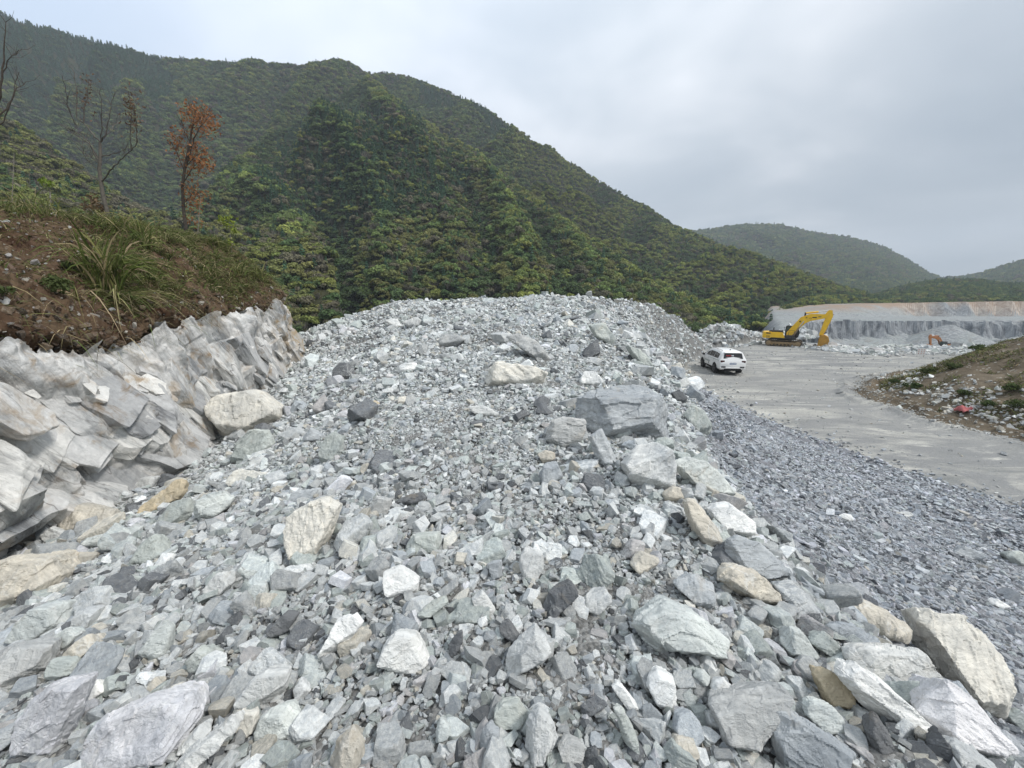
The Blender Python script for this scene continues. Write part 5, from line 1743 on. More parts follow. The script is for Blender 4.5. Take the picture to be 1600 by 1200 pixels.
def build_stones():
    P, S, Z, ti, T, R, sx, sy, d, app, names = make_stones()
    rng = np.random.default_rng(99)
    N_IND = 290 - len(BOULDERS)
    order = np.argsort(-app)
    pick = order[:N_IND]
    rest = np.ones(len(P), bool); rest[pick] = False
    vi = rng.integers(0, 18, len(P))
    flatv = np.array([1, 4, 7, 10, 13, 16, 3])
    gm = (Z == 1) & (rng.uniform(size=len(P)) < 0.55)
    vi[gm] = rng.choice(flatv, gm.sum())
    h = rest & (Z == 0); g = rest & (Z == 1)
    print('rubble', h.sum(), 'gravel', g.sum())
    scatter('rubble', P[h], S[h], R[h], T[h], vi[h], STONES, 'broken grey stones of all sizes covering the heap', 'rubble')
    scatter('gravel', P[g], S[g], R[g], T[g], vi[g], STONES, 'fine dark bluish gravel stones covering the slope to the road', 'gravel')
    # individual stones: a dozen finer shapes
    shapes = [('broad', (1, .8, .55)), ('long', (1.15, .5, .4)), ('flat', (1.05, .8, .3)), ('blocky', (.95, .85, .75))]
    items, kinds = [], []
    for k in range(16):
        kd, dims = shapes[k % 4]
        items.append(('stone', hull_mesh(random_planes(rng, dims, 7)), 1.0, 22))
        kinds.append(kd)
    meshes = remesh_all(items, M_STONE, 8000)
    # label: its look, then where it lies beside the nearest picked-out rock
    used = set()
    BC = np.array([b[7] for b in BOULDER_INFO]); BL = [b[2] for b in BOULDER_INFO]
    ranks = {}
    for i in sorted(pick, key=lambda q: -app[q]):
        v = int(rng.integers(0, 16))
        o = bpy.data.objects.new('stone', meshes[v])
        COL.objects.link(o)
        o.location = P[i]
        o.rotation_euler = R[i]
        o.scale = (S[i],) * 3
        o.color = (*T[i], 1)
        dx, dy = sx[i] - BC[:, 0], sy[i] - BC[:, 1]
        near = np.argsort(np.hypot(dx, dy))
        lab = None
        for b in near[:14]:
            ddx, ddy = dx[b], dy[b]
            side = ('right of' if ddx > 0 else 'left of') if abs(ddx) > abs(ddy) else ('below' if ddy > 0 else 'above')
            short = BL[b].split(' with ')[0].split(' at the ')[0].split(' of the ')[0].split(', ')[0].split(' in the ')[0].split(' cut by ')[0].split(' on the ')[0]
            for cut in (' below ', ' above ', ' right of ', ' left of ', ' beside ', ' under ', ' behind ', ' lying ', ' leaning ', ' near ', ' touching ', ' propped ', ' just ', ' tucked ', ' overlooking ', ' next to ', ' wedged ', ' sloping ', ' alone ', ' between ', ' standing ', ' pointing ', ' cut ', ' from '):
                short = short.split(cut)[0]
            if sum(1 for q in BL if q.startswith(short)) != 1:
                continue
            tl = f'{kinds[v]} {names[ti[i]]} stone {side} the {short}'
            if tl not in used and len(tl.split()) <= 14:
                lab = tl
                break
        if lab is None:
            b = near[0]
            lab = f'{kinds[v]} {names[ti[i]]} stone lying near the ' + ' '.join(BL[b].split()[:6])
            w = 2
            while lab in used:
                lab = f'{kinds[v]} {names[ti[i]]} stone lying near the ' + ' '.join(BL[near[w]].split()[:6]); w += 1
        used.add(lab)
        tag(o, lab, 'rock', 'middle sized stones lying on the heap and gravel', 'thing')


build_stones()

# ------------------------------------------------------------------ vehicles and small built things
class MB:
    """Collects simple shapes in one bmesh."""

    def __init__(self):
        self.bm = bmesh.new()

    def box(self, x0, x1, y0, y1, z0, z1, bev=0.0, taper=None):
        vs = []
        for z in (z0, z1):
            for x, y in ((x0, y0), (x1, y0), (x1, y1), (x0, y1)):
                if taper and z == z1:
                    cx, cy = 0.5 * (x0 + x1), 0.5 * (y0 + y1)
                    x, y = cx + (x - cx) * taper[0], cy + (y - cy) * taper[1]
                vs.append(self.bm.verts.new((x, y, z)))
        fs = [self.bm.faces.new([vs[i] for i in q]) for q in ((3, 2, 1, 0), (4, 5, 6, 7), (0, 1, 5, 4), (1, 2, 6, 5), (2, 3, 7, 6), (3, 0, 4, 7))]
        if bev:
            bmesh.ops.bevel(self.bm, geom=list({e for f in fs for e in f.edges}), offset=bev, segments=2, affect='EDGES', clamp_overlap=True)
        return self

    def prism(self, pts, a0, a1, axis='y', bev=0.0):
        """Closed profile extruded along an axis. pts are (x,z) for axis y, (y,z) for axis x, (x,y) for axis z."""
        def P(p, a):
            return {'y': (p[0], a, p[1]), 'x': (a, p[0], p[1]), 'z': (p[0], p[1], a)}[axis]
        A = [self.bm.verts.new(P(p, a0)) for p in pts]
        B = [self.bm.verts.new(P(p, a1)) for p in pts]
        fs = [self.bm.faces.new(A), self.bm.faces.new(B[::-1])]
        n = len(pts)
        for i in range(n):
            fs.append(self.bm.faces.new((A[i], B[i], B[(i + 1) % n], A[(i + 1) % n])))
        bmesh.ops.recalc_face_normals(self.bm, faces=fs)
        if bev:
            bmesh.ops.bevel(self.bm, geom=list({e for f in fs for e in f.edges}), offset=bev, segments=2, affect='EDGES', clamp_overlap=True)
        return self

    def cyl(self, p, q, r, seg=20, r2=None):
        p, q = Vector(p), Vector(q)
        d = q - p
        m = Matrix.Translation((p + q) / 2) @ d.to_track_quat('Z', 'Y').to_matrix().to_4x4()
        bmesh.ops.create_cone(self.bm, cap_ends=True, segments=seg, radius1=r, radius2=r if r2 is None else r2, depth=d.length, matrix=m)
        return self

    def raw(self, V, Fs):
        vs = [self.bm.verts.new(v) for v in V]
        for f in Fs:
            try:
                self.bm.faces.new([vs[i] for i in f])
            except ValueError:
                pass
        return self

    def build(self, name, mat, parent=None, smooth=False):
        me = bpy.data.meshes.new(name)
        bmesh.ops.recalc_face_normals(self.bm, faces=self.bm.faces[:])
        self.bm.to_mesh(me)
        self.bm.free()
        if smooth:
            me.polygons.foreach_set('use_smooth', np.ones(len(me.polygons), bool))
            me.set_sharp_from_angle(angle=math.radians(32))
        return link(name, me, mat, parent)


M_WHITE = plain('white_car_paint', (0.80, 0.80, 0.79), 0.22, 0.5, var=0.02, dirt=(0.45, 0.43, 0.39), dirt_amt=0.18, scale=1.6)
M_GLASSD = plain('tinted_glass', (0.012, 0.013, 0.015), 0.06, 0.6, var=0.1)
M_BLACK = plain('black_plastic', (0.018, 0.018, 0.019), 0.6, 0.3, var=0.2)
M_TYRE = plain('tyre_rubber', (0.022, 0.022, 0.023), 0.9, 0.15, var=0.25, dirt=(0.16, 0.15, 0.14), dirt_amt=0.35)
M_RIM = plain('dark_rim', (0.05, 0.05, 0.052), 0.35, 0.5, metal=0.6)
M_LAMP = plain('smoked_tail_lamp', (0.06, 0.018, 0.018), 0.15, 0.6)
M_PLATE = plain('blue_plate', (0.03, 0.13, 0.42), 0.4)
M_PLATEW = plain('white_characters', (0.75, 0.78, 0.80), 0.5)
M_STRIPE = plain('grey_green_lettering', (0.20, 0.27, 0.25), 0.5)
M_RED = plain('red_sticker', (0.55, 0.05, 0.05), 0.5)
M_YEL = plain('yellow_paint', (0.82, 0.50, 0.02), 0.42, 0.45, var=0.06, dirt=(0.42, 0.30, 0.12), dirt_amt=0.4, scale=1.5)
M_BUCKET = plain('rusty_yellow_steel', (0.44, 0.235, 0.04), 0.6, 0.35, var=0.15, dirt=(0.22, 0.13, 0.06), dirt_amt=0.7, scale=2.5)
M_STEEL = plain('worn_steel', (0.32, 0.30, 0.27), 0.45, 0.5, metal=0.5, var=0.2)
M_CHROME = plain('cylinder_rod', (0.62, 0.62, 0.60), 0.25, 0.6, metal=0.7, var=0.05)
M_TRACK = plain('dusty_track', (0.075, 0.062, 0.05), 0.85, 0.2, var=0.3, dirt=(0.26, 0.20, 0.13), dirt_amt=0.8, scale=3)
M_FRAME = plain('dusty_track_frame', (0.30, 0.215, 0.12), 0.8, 0.2, var=0.2, dirt=(0.13, 0.10, 0.07), dirt_amt=0.6, scale=3)
M_DARK = plain('dark_machine_parts', (0.035, 0.035, 0.038), 0.6, 0.3, var=0.3, dirt=(0.16, 0.14, 0.11), dirt_amt=0.4)
M_CABGLASS = plain('cab_glass', (0.05, 0.08, 0.075), 0.08, 0.6)
M_ORANGE = plain('faded_orange_paint', (0.42, 0.17, 0.06), 0.55, 0.35, var=0.1, dirt=(0.22, 0.15, 0.10), dirt_amt=0.6, scale=2)
M_SIGN = plain('white_sign_board', (0.72, 0.71, 0.68), 0.6, 0.3, var=0.04, dirt=(0.5, 0.46, 0.40), dirt_amt=0.3, scale=3)
M_SIGNTXT = plain('faded_red_characters', (0.46, 0.17, 0.14), 0.7)
M_CLOTH = plain('red_cloth', (0.40, 0.13, 0.13), 0.85, 0.1, var=0.25)


def build_suv():
    root = empty('suv_car', (0, 0, 0))
    tag(root, 'white SUV with dark windows and a blue plate parked on the gravel road', 'car')
    # y, z low, z belt, z top, half widths: low, belt, top
    ST_ = [(-2.56, .56, .98, 1.02, .84, .88, .80), (-2.52, .46, 1.08, 1.14, .90, .95, .86), (-2.46, .42, 1.20, 1.34, .92, .965, .83), (-2.33, .40, 1.22, 1.70, .93, .97, .745),
           (-2.20, .40, 1.22, 1.80, .94, .975, .72), (-1.9, .40, 1.22, 1.855, .95, .98, .71), (-1.0, .38, 1.20, 1.895, .95, .985, .71), (0.2, .38, 1.17, 1.885, .95, .985, .71),
           (0.62, .38, 1.16, 1.80, .95, .985, .70), (1.0, .38, 1.15, 1.54, .95, .985, .74), (1.36, .38, 1.15, 1.26, .95, .98, .82), (1.55, .38, 1.14, 1.22, .95, .975, .84), (2.25, .40, 1.08, 1.15, .94, .96, .80),
           (2.50, .42, .96, 1.03, .92, .93, .76), (2.62, .50, .82, .88, .84, .84, .70)]
    rings = []
    for y, zl, zb, zt, hl, hb, ht in ST_:
        zm = 0.5 * (zl + zb) + 0.05
        half = [(0.0, zl), (hl * .90, zl), (hl, zl + .10), (hb + .012, zm), (hb, zb), (ht + .05, zt - .10), (ht - .05, zt - .02), (ht - .25, zt + .006), (0.0, zt + .016)]
        rings.append([(x, y, z) for x, z in half] + [(-x, y, z) for x, z in half[-2:0:-1]])
    n = len(rings[0])
    V = [p for r in rings for p in r]
    Fs = []
    for i in range(len(rings) - 1):
        for j in range(n):
            k = (j + 1) % n
            Fs.append((i * n + j, i * n + k, (i + 1) * n + k, (i + 1) * n + j))
    Fs.append(tuple(range(n))); Fs.append(tuple(range((len(rings) - 1) * n, len(rings) * n))[::-1])
    MB().raw(V, Fs).build('body', M_WHITE, root, True)

    def side_x(y, z):
        a = np.array(ST_)
        zb, zt, hb, ht = (np.interp(y, a[:, 0], a[:, c]) for c in (2, 3, 5, 6))
        t = np.clip((z - zb) / max(zt - .10 - zb, .02), 0, 1)
        return hb + (ht + .05 - hb) * t
    for s in (-1, 1):
        for y0, y1, z1a, z1b in ((-2.02, -1.12, 1.62, 1.70), (-1.06, -0.02, 1.70, 1.70), (0.04, 1.02, 1.69, 1.42)):
            m = MB()
            ys = np.linspace(y0, y1, 6)
            Vv, Ff = [], []
            for y in ys:
                top = np.interp(y, [y0, y1], [z1a, z1b])
                for z in np.linspace(1.27, top, 4):
                    Vv.append((s * (side_x(y, z) + .012), y, z))
            for i in range(5):
                for j in range(3):
                    Ff.append((i * 4 + j, i * 4 + j + 1, (i + 1) * 4 + j + 1, (i + 1) * 4 + j))
            m.raw(Vv, Ff).build('side_window', M_GLASSD, root)
        # lower cladding, door seams, handle, sill step
        m = MB()
        for y in (-1.09, 0.01, 1.10):
            m.box(s * .975 - .02, s * .975 + .02, y - .008, y + .008, .55, 1.18)
        m.build('door_seam', M_BLACK, root)
        for y in (-0.80, 0.30):
            MB().box(s * .995 - .015, s * .995 + .02, y - .11, y + .11, 1.02, 1.055, .008).build('door_handle', M_WHITE, root)
        MB().box(s * .94 - .05, s * .94 + .06, -.98, 1.10, .36, .42, .015).build('side_step', M_BLACK, root)
        MB().box(s * .99 - .01, s * .995 + .012, -2.30, -0.2, 1.125, 1.15).build('belt_trim', M_STRIPE, root)
        m = MB()                                                 # a line of characters along the doors, too small to read
        for i, w in enumerate((.11, .10, .12, .09, .12, .10, .11)):
            y = 0.95 - i * .20
            m.box(s * 1.0 - .012, s * 1.0 + .008, y - w / 2, y + w / 2, .78, .80)
            m.box(s * 1.0 - .012, s * 1.0 + .008, y - w / 2, y + w / 2, .85, .865)
            m.box(s * 1.0 - .012, s * 1.0 + .008, y - .012, y + .012, .76, .89)
        m.build('door_lettering', M_STRIPE, root)
        MB().box(s * 1.0, s * 1.0 + s * .20, 1.0, 1.12, 1.16, 1.32, .03).build('side_mirror', M_BLACK, root)
        m = MB()
        m.cyl((s * .66, -1.95, 1.90), (s * .66, 0.25, 1.935), .018, 8)
        for y in (-1.9, -.85, .2):
            m.cyl((s * .66, y, 1.84), (s * .66, y, 1.925), .016, 8)
        m.build('roof_rail', M_STEEL, root)
        for y in (1.62, -1.46):
            w = MB()
            w.cyl((s * .76, y, .41), (s * 1.0, y, .41), .405, 32)
            tyre = w.build('tyre', M_TYRE, root, True)
            r = MB().cyl((s * .985, y, .41), (s * 1.012, y, .41), .265, 24)
            for k in range(6):
                a = k * math.pi / 3
                r.cyl((s * 1.016, y, .41), (s * 1.016, y + .25 * math.cos(a), .41 + .25 * math.sin(a)), .022, 6)
            r.build('rim', M_RIM, tyre)
            # dark wheel arch
            arch = []
            for k in range(15):
                a = math.pi * k / 14
                arch.append((y + .48 * math.cos(a), .41 + .48 * math.sin(a)))
            for k in range(15):
                a = math.pi * (14 - k) / 14
                arch.append((y + .415 * math.cos(a), .41 + .415 * math.sin(a)))
            MB().prism(arch, s * .93, s * .995, 'x').build('wheel_arch', M_BLACK, root)
        MB().box(s * .60 if s > 0 else -.92, s * .92 if s > 0 else -.60, -2.55, -2.44, .98, 1.16, .025).build('tail_light', M_LAMP, root)
        MB().box(s * .52 if s > 0 else -.86, s * .86 if s > 0 else -.52, -2.60, -2.50, .56, .70, .02).build('bumper_vent', M_BLACK, root)
        MB().box(s * .66 if s > 0 else -.90, s * .90 if s > 0 else -.66, 2.42, 2.58, .86, .98, .02).build('headlight', M_CABGLASS, root)
    # rear glass, spoiler, plate, bumper
    MB().raw([(-.72, -2.475, 1.30), (.72, -2.475, 1.30), (.64, -2.345, 1.70), (-.64, -2.345, 1.70)], [(0, 1, 2, 3)]).build('rear_window', M_GLASSD, root)
    m = MB()
    for i in range(4):
        m.box(-.52 + i * .10, -.45 + i * .10, -2.462 + .0, -2.445, 1.50, 1.57)
    m.build('window_sticker', M_RED, root)
    m = MB()
    for i in range(3):
        m.box(-.20 + i * .08, -.14 + i * .08, -2.462, -2.44, 1.50, 1.58)
    m.build('window_sticker', M_PLATEW, root)
    MB().prism([(-2.36, 1.80), (-2.46, 1.76), (-2.44, 1.73), (-2.2, 1.78)], -.66, .66, 'x', .008).build('rear_spoiler', M_WHITE, root)
    MB().box(-.40, .40, -2.545, -2.50, .80, 1.06, .02).build('plate_recess', M_WHITE, root)
    pl = MB().box(-.24, .24, -2.56, -2.545, .84, .99).build('license_plate', M_PLATE, root)
    m = MB()
    for i in range(6):
        m.box(-.20 + i * .07, -.155 + i * .07, -2.566, -2.56, .885, .945)
    m.build('plate_characters', M_PLATEW, pl)
    MB().box(-.62, .62, -2.60, -2.40, .40, .54, .03).build('rear_diffuser', M_BLACK, root)
    MB().box(-.94, .94, -2.62, -2.46, .54, .60, .02).build('rear_bumper', M_WHITE, root)
    MB().raw([(-.80, 1.372, 1.285), (.80, 1.372, 1.285), (.66, .66, 1.80), (-.66, .66, 1.80)], [(0, 1, 2, 3)]).build('windscreen', M_GLASSD, root)
    MB().prism([(-1.75, 1.90), (-1.58, 1.90), (-1.74, 1.985)], -.02, .02, 'x').build('aerial_fin', M_BLACK, root)
    MB().box(-.80, .80, -2.3, 2.4, .30, .45, .03).build('underbody', M_BLACK, root)
    c = at_z(1128, 578, 0.03)
    root.location = (17.75, 32.6, 0.04)
    root.rotation_euler = (0, 0, math.radians(-9))
    return root


SUV = build_suv()


def build_excavator(name, label, loc, rz, scale, paint, bucket_mat, group=None):
    """x forward along the boom, y to the left (cab side), z up."""
    root = empty(name, loc, rz)
    root.scale = (scale,) * 3
    tag(root, label, 'excavator', group)
    for s in (-1, 1):
        y0, y1 = s * 1.2 - .3, s * 1.2 + .3
        # belt: a rounded loop of shoes
        pts = []
        for k in range(9):
            a = -math.pi / 2 + math.pi * k / 8
            pts.append((1.78 + .43 * math.cos(a), .47 + .43 * math.sin(a)))
        for k in range(9):
            a = math.pi / 2 + math.pi * k / 8
            pts.append((-1.78 + .43 * math.cos(a), .47 + .43 * math.sin(a)))
        inn = [(x * .955, .47 + (z - .47) * .80) for x, z in pts]
        m = MB()
        n = len(pts)
        V = [(x, y, z) for y in (y0, y1) for x, z in pts] + [(x, y, z) for y in (y0, y1) for x, z in inn]
        Fs = []
        for i in range(n):
            j = (i + 1) % n
            Fs += [(i, j, n + j, n + i), (2 * n + i, 3 * n + i, 3 * n + j, 2 * n + j), (i, 2 * n + i, 2 * n + j, j), (n + i, n + j, 3 * n + j, 3 * n + i)]
        m.raw(V, Fs)
        P2 = np.array(pts + pts[:1]); seg = np.r_[0, np.cumsum(np.linalg.norm(np.diff(P2, axis=0), axis=1))]
        for q in np.linspace(0, seg[-1], 46)[:-1]:
            x, z = np.interp(q, seg, P2[:, 0]), np.interp(q, seg, P2[:, 1])
            dx, dz = np.interp(q + .02, seg, P2[:, 0]) - x, np.interp(q + .02, seg, P2[:, 1]) - z
            L = math.hypot(dx, dz) + 1e-9
            nx, nz = dz / L, -dx / L
            m.prism([(x - .05 * dx / L, z - .05 * dz / L), (x + .05 * dx / L, z + .05 * dz / L), (x + .03 * dx / L + .05 * nx, z + .03 * dz / L + .05 * nz), (x - .03 * dx / L + .05 * nx, z - .03 * dz / L + .05 * nz)], y0, y1, 'y')
        tr = m.build('track', M_TRACK, root)
        m = MB().box(-1.55, 1.55, y0 + .10, y1 - .06, .32, .66, .03)
        m.build('track_frame', M_FRAME, tr)
        for x, r, nm in ((1.78, .33, 'idler_wheel'), (-1.78, .34, 'drive_sprocket')):
            MB().cyl((x, y0 + .02, .47), (x, y1 - .02, .47), r, 20).build(nm, M_FRAME, tr)
        m = MB()
        for x in np.linspace(-1.35, 1.35, 7):
            m.cyl((x, y0 + .06, .23), (x, y1 - .03, .23), .12, 12)
        m.build('track_rollers', M_FRAME, tr)
    MB().box(-.9, .9, -.92, .92, .50, .90, .05).build('undercarriage', M_DARK, root)
    MB().cyl((0, 0, .88), (0, 0, 1.10), .72, 28).build('slewing_ring', M_DARK, root)
    MB().box(-2.2, 1.45, -1.32, 1.32, 1.08, 1.24, .02).build('deck', M_DARK, root)
    # counterweight rounded at the back
    cw = [(-1.55, -1.36), (-1.55, 1.36), (-2.25, 1.36), (-2.62, 1.05), (-2.80, .5), (-2.80, -.5), (-2.62, -1.05), (-2.25, -1.36)]
    c = MB().prism(cw, 1.12, 2.06, 'z', .05).build('counterweight', paint, root)
    MB().box(-2.25, -1.70, -1.374, -1.355, 1.78, 1.95).box(-2.25, -1.75, -1.374, -1.355, 1.36, 1.46).build('counterweight_lettering', M_DARK, c)
    MB().box(-1.55, -.28, -1.34, -.55, 1.24, 2.02, .04).build('side_cover', paint, root)
    MB().prism([(-.28, 1.24), (.12, 1.24), (-.28, 2.0)], -1.34, -.55, 'y').build('side_step', paint, root)
    MB().box(-1.55, -.25, .50, 1.34, 1.24, 2.0, .04).build('side_cover', paint, root)
    MB().box(-1.95, -.30, -1.0, 1.0, 1.98, 2.26, .06).build('engine_hood', M_DARK, root)
    MB().cyl((-1.5, .55, 2.2), (-1.5, .55, 2.62), .07, 12).build('exhaust_pipe', M_DARK, root)
    MB().box(.05, 1.25, -1.32, -.55, 1.24, 1.62, .03).build('tool_box', M_DARK, root)
    m = MB()
    for x in (-.25, .5, 1.15):
        m.cyl((x, -1.28, 1.6), (x, -1.28, 2.35), .02, 8)
    m.cyl((-.25, -1.28, 2.35), (1.15, -1.28, 2.35), .02, 8)
    m.build('hand_rail', M_DARK, root)
    # cab on the left
    cab = MB().prism([(-.05, 1.24), (1.62, 1.24), (1.72, 1.9), (1.40, 2.92), (.02, 2.95), (-.05, 2.5)], .36, 1.34, 'y', .05).build('cab', M_DARK, root)
    MB().prism([(.75, 1.95), (1.58, 1.95), (1.32, 2.78), (.75, 2.80)], .345, .355, 'y').build('window', M_CABGLASS, cab)
    MB().prism([(.10, 1.95), (.66, 1.95), (.66, 2.80), (.10, 2.80)], .345, .355, 'y').build('window', M_CABGLASS, cab)
    MB().prism([(.75, 1.75), (1.58, 1.75), (1.32, 2.78), (.75, 2.80)], 1.345, 1.355, 'y').build('window', M_CABGLASS, cab)
    MB().raw([(1.735, .45, 1.95), (1.735, 1.25, 1.95), (1.44, 1.25, 2.86), (1.44, .45, 2.86)], [(0, 1, 2, 3)]).build('front_window', M_CABGLASS, cab)
    MB().box(1.75, 1.83, 1.30, 1.50, 2.2, 2.5, .02).build('rear_view_mirror', M_DARK, cab)
    # boom, bent at the knee
    boom = [(.20, 1.45), (.68, 1.36), (2.28, 3.42), (2.85, 3.74), (4.55, 4.18), (4.78, 4.46), (4.55, 4.70), (2.70, 4.74), (1.62, 4.25), (.18, 2.0)]
    b = MB().prism(boom, -.30, .30, 'y', .03).build('boom', paint, root)
    MB().box(2.95, 3.45, -.322, -.298, 4.16, 4.30).box(3.62, 3.95, -.322, -.298, 4.28, 4.38).build('boom_lettering', M_DARK, b)
    m = MB()
    for x, z in ((1.62, 3.62), (2.28, 4.20), (2.75, 4.08)):
        m.cyl((x, -.30, z), (x, .30, z), .13, 14)
    m.build('pin_boss', M_DARK, b)
    for s in (-1, 1):
        cy = MB().cyl((.95, s * .38, 1.38), (1.62, s * .38, 2.80), .115, 14).build('boom_cylinder', M_FRAME, root)
        MB().cyl((1.62, s * .38, 2.80), (2.05, s * .38, 3.72), .065, 12).build('rod', M_CHROME, cy)
    cy = MB().cyl((2.05, 0, 4.82), (3.55, 0, 5.02), .12, 14).build('arm_cylinder', paint, root)
    MB().cyl((3.5, 0, 5.01), (4.82, 0, 5.20), .07, 12).build('rod', M_CHROME, cy)
    m = MB().box(1.98, 2.18, -.12, .12, 4.35, 4.92, .02)
    m.build('cylinder_bracket', M_DARK, root)
    arm = [(4.36, 4.80), (4.66, 5.30), (5.06, 5.24), (5.22, 4.40), (4.52, 1.90), (4.30, 1.56), (4.02, 1.64), (4.02, 2.0), (4.38, 4.1)]
    a = MB().prism(arm, -.24, .24, 'y', .03).build('arm', paint, root)
    cy = MB().cyl((5.16, 0, 4.75), (4.92, 0, 3.40), .10, 14).build('bucket_cylinder', M_FRAME, root)
    MB().cyl((4.92, 0, 3.4), (4.70, 0, 2.2), .06, 12).build('rod', M_CHROME, cy)
    MB().prism([(4.22, 1.98), (4.34, 2.08), (4.80, 2.20), (4.84, 2.06), (4.40, 1.92)], -.22, .22, 'y', .02).build('bucket_link', M_DARK, root)
    # bucket: curved shell with side plates and teeth, mouth turned back to the machine
    prof = [(4.26, 1.80), (4.66, 1.84), (5.08, 1.55), (5.24, 1.05), (5.10, .52), (4.66, .12), (3.98, .02)]
    m = MB()
    wv = 1.0
    V = [(x, y, z) for y in (-wv, wv) for x, z in prof]
    inn = [(4.30 + (x - 4.30) * .90, .95 + (z - .95) * .90) for x, z in prof]
    V += [(x, y, z) for y in (-wv, wv) for x, z in inn]
    n = len(prof)
    Fs = []
    for i in range(n - 1):
        Fs += [(i, i + 1, n + i + 1, n + i), (2 * n + i, 3 * n + i, 3 * n + i + 1, 2 * n + i + 1)]
    m.raw(V, Fs)
    side = prof + [(4.02, .9), (4.10, 1.5)]
    m.prism(side, -wv - .03, -wv, 'y').prism(side, wv, wv + .03, 'y')
    m.box(4.10, 4.44, -.26, .26, 1.52, 1.86, .03)
    bk = m.build('bucket', bucket_mat, root)
    for i in range(6):
        y = -.90 + i * .36
        MB().prism([(4.16, .13), (4.10, -.02), (3.68, -.06), (3.70, .02)], y - .06, y + .06, 'y').build('tooth', M_STEEL, bk)
    return root


EXC = build_excavator('excavator', 'large yellow excavator with its bucket resting on the ground', (36.6, 52.2, 0.02), math.radians(-38), 0.90, M_YEL, M_BUCKET)
EXC2 = build_excavator('excavator', 'small rusty orange excavator down on the quarry floor', (97.2, 87.2, -4.55), math.radians(172), 0.62, M_ORANGE, M_ORANGE)


def build_sign():
    p = at_z(1438, 557.5, 0.0)
    z0 = float(ground_z(np.array([p[0]]), np.array([p[1]]))[0])
    root = empty('warning_sign', (p[0], p[1], z0), math.radians(-20))
    tag(root, 'small white notice board with faded red characters beyond the road', 'sign')
    bd = MB().box(-.36, .36, -.015, .015, .22, .92, .01).build('board', M_SIGN, root)
    m = MB()
    for cx in (-.22, 0, .22):                                  # three columns of characters, too small to read
        for r in range(3):
            z = .78 - r * .2
            m.box(cx - .055, cx + .055, -.021, -.016, z - .008, z + .012)
            m.box(cx - .055, cx + .055, -.021, -.016, z - .055, z - .04)
            m.box(cx - .01, cx + .012, -.021, -.016, z - .09, z + .04)
    m.build('characters', M_SIGNTXT, bd)
    for s in (-1, 1):
        MB().cyl((s * .28, .04, -.12), (s * .28, .04, .9), .022, 8).build('post', M_STEEL, root)


build_sign()


def build_cloth():
    p = hit_ground(1506, 643)
    n = 14
    g = np.linspace(-1, 1, n)
    X, Y = np.meshgrid(g, g, indexing='ij')
    P = np.stack([X.ravel() * .30, Y.ravel() * .24, np.zeros(n * n)], 1)
    P[:, 2] = 0.16 + 0.20 * fbm(P * 6.1, 3, 800) - 0.14 * np.maximum(np.abs(X), np.abs(Y)).ravel() ** 3
    P[:, :2] += 0.06 * np.stack([fbm(P * 2, 2, 801), fbm(P * 2, 2, 802)], 1)
    me = mesh_np('cloth', P, grid_faces(n, n), True)
    o = link('cloth', me, M_CLOTH)
    o.location = p + np.array((0, 0, .05))
    md = o.modifiers.new('thickness', 'SOLIDIFY'); md.thickness = 0.01
    tag(o, 'crumpled red cloth among the pale debris at the foot of the soil mound', 'cloth')


build_cloth()


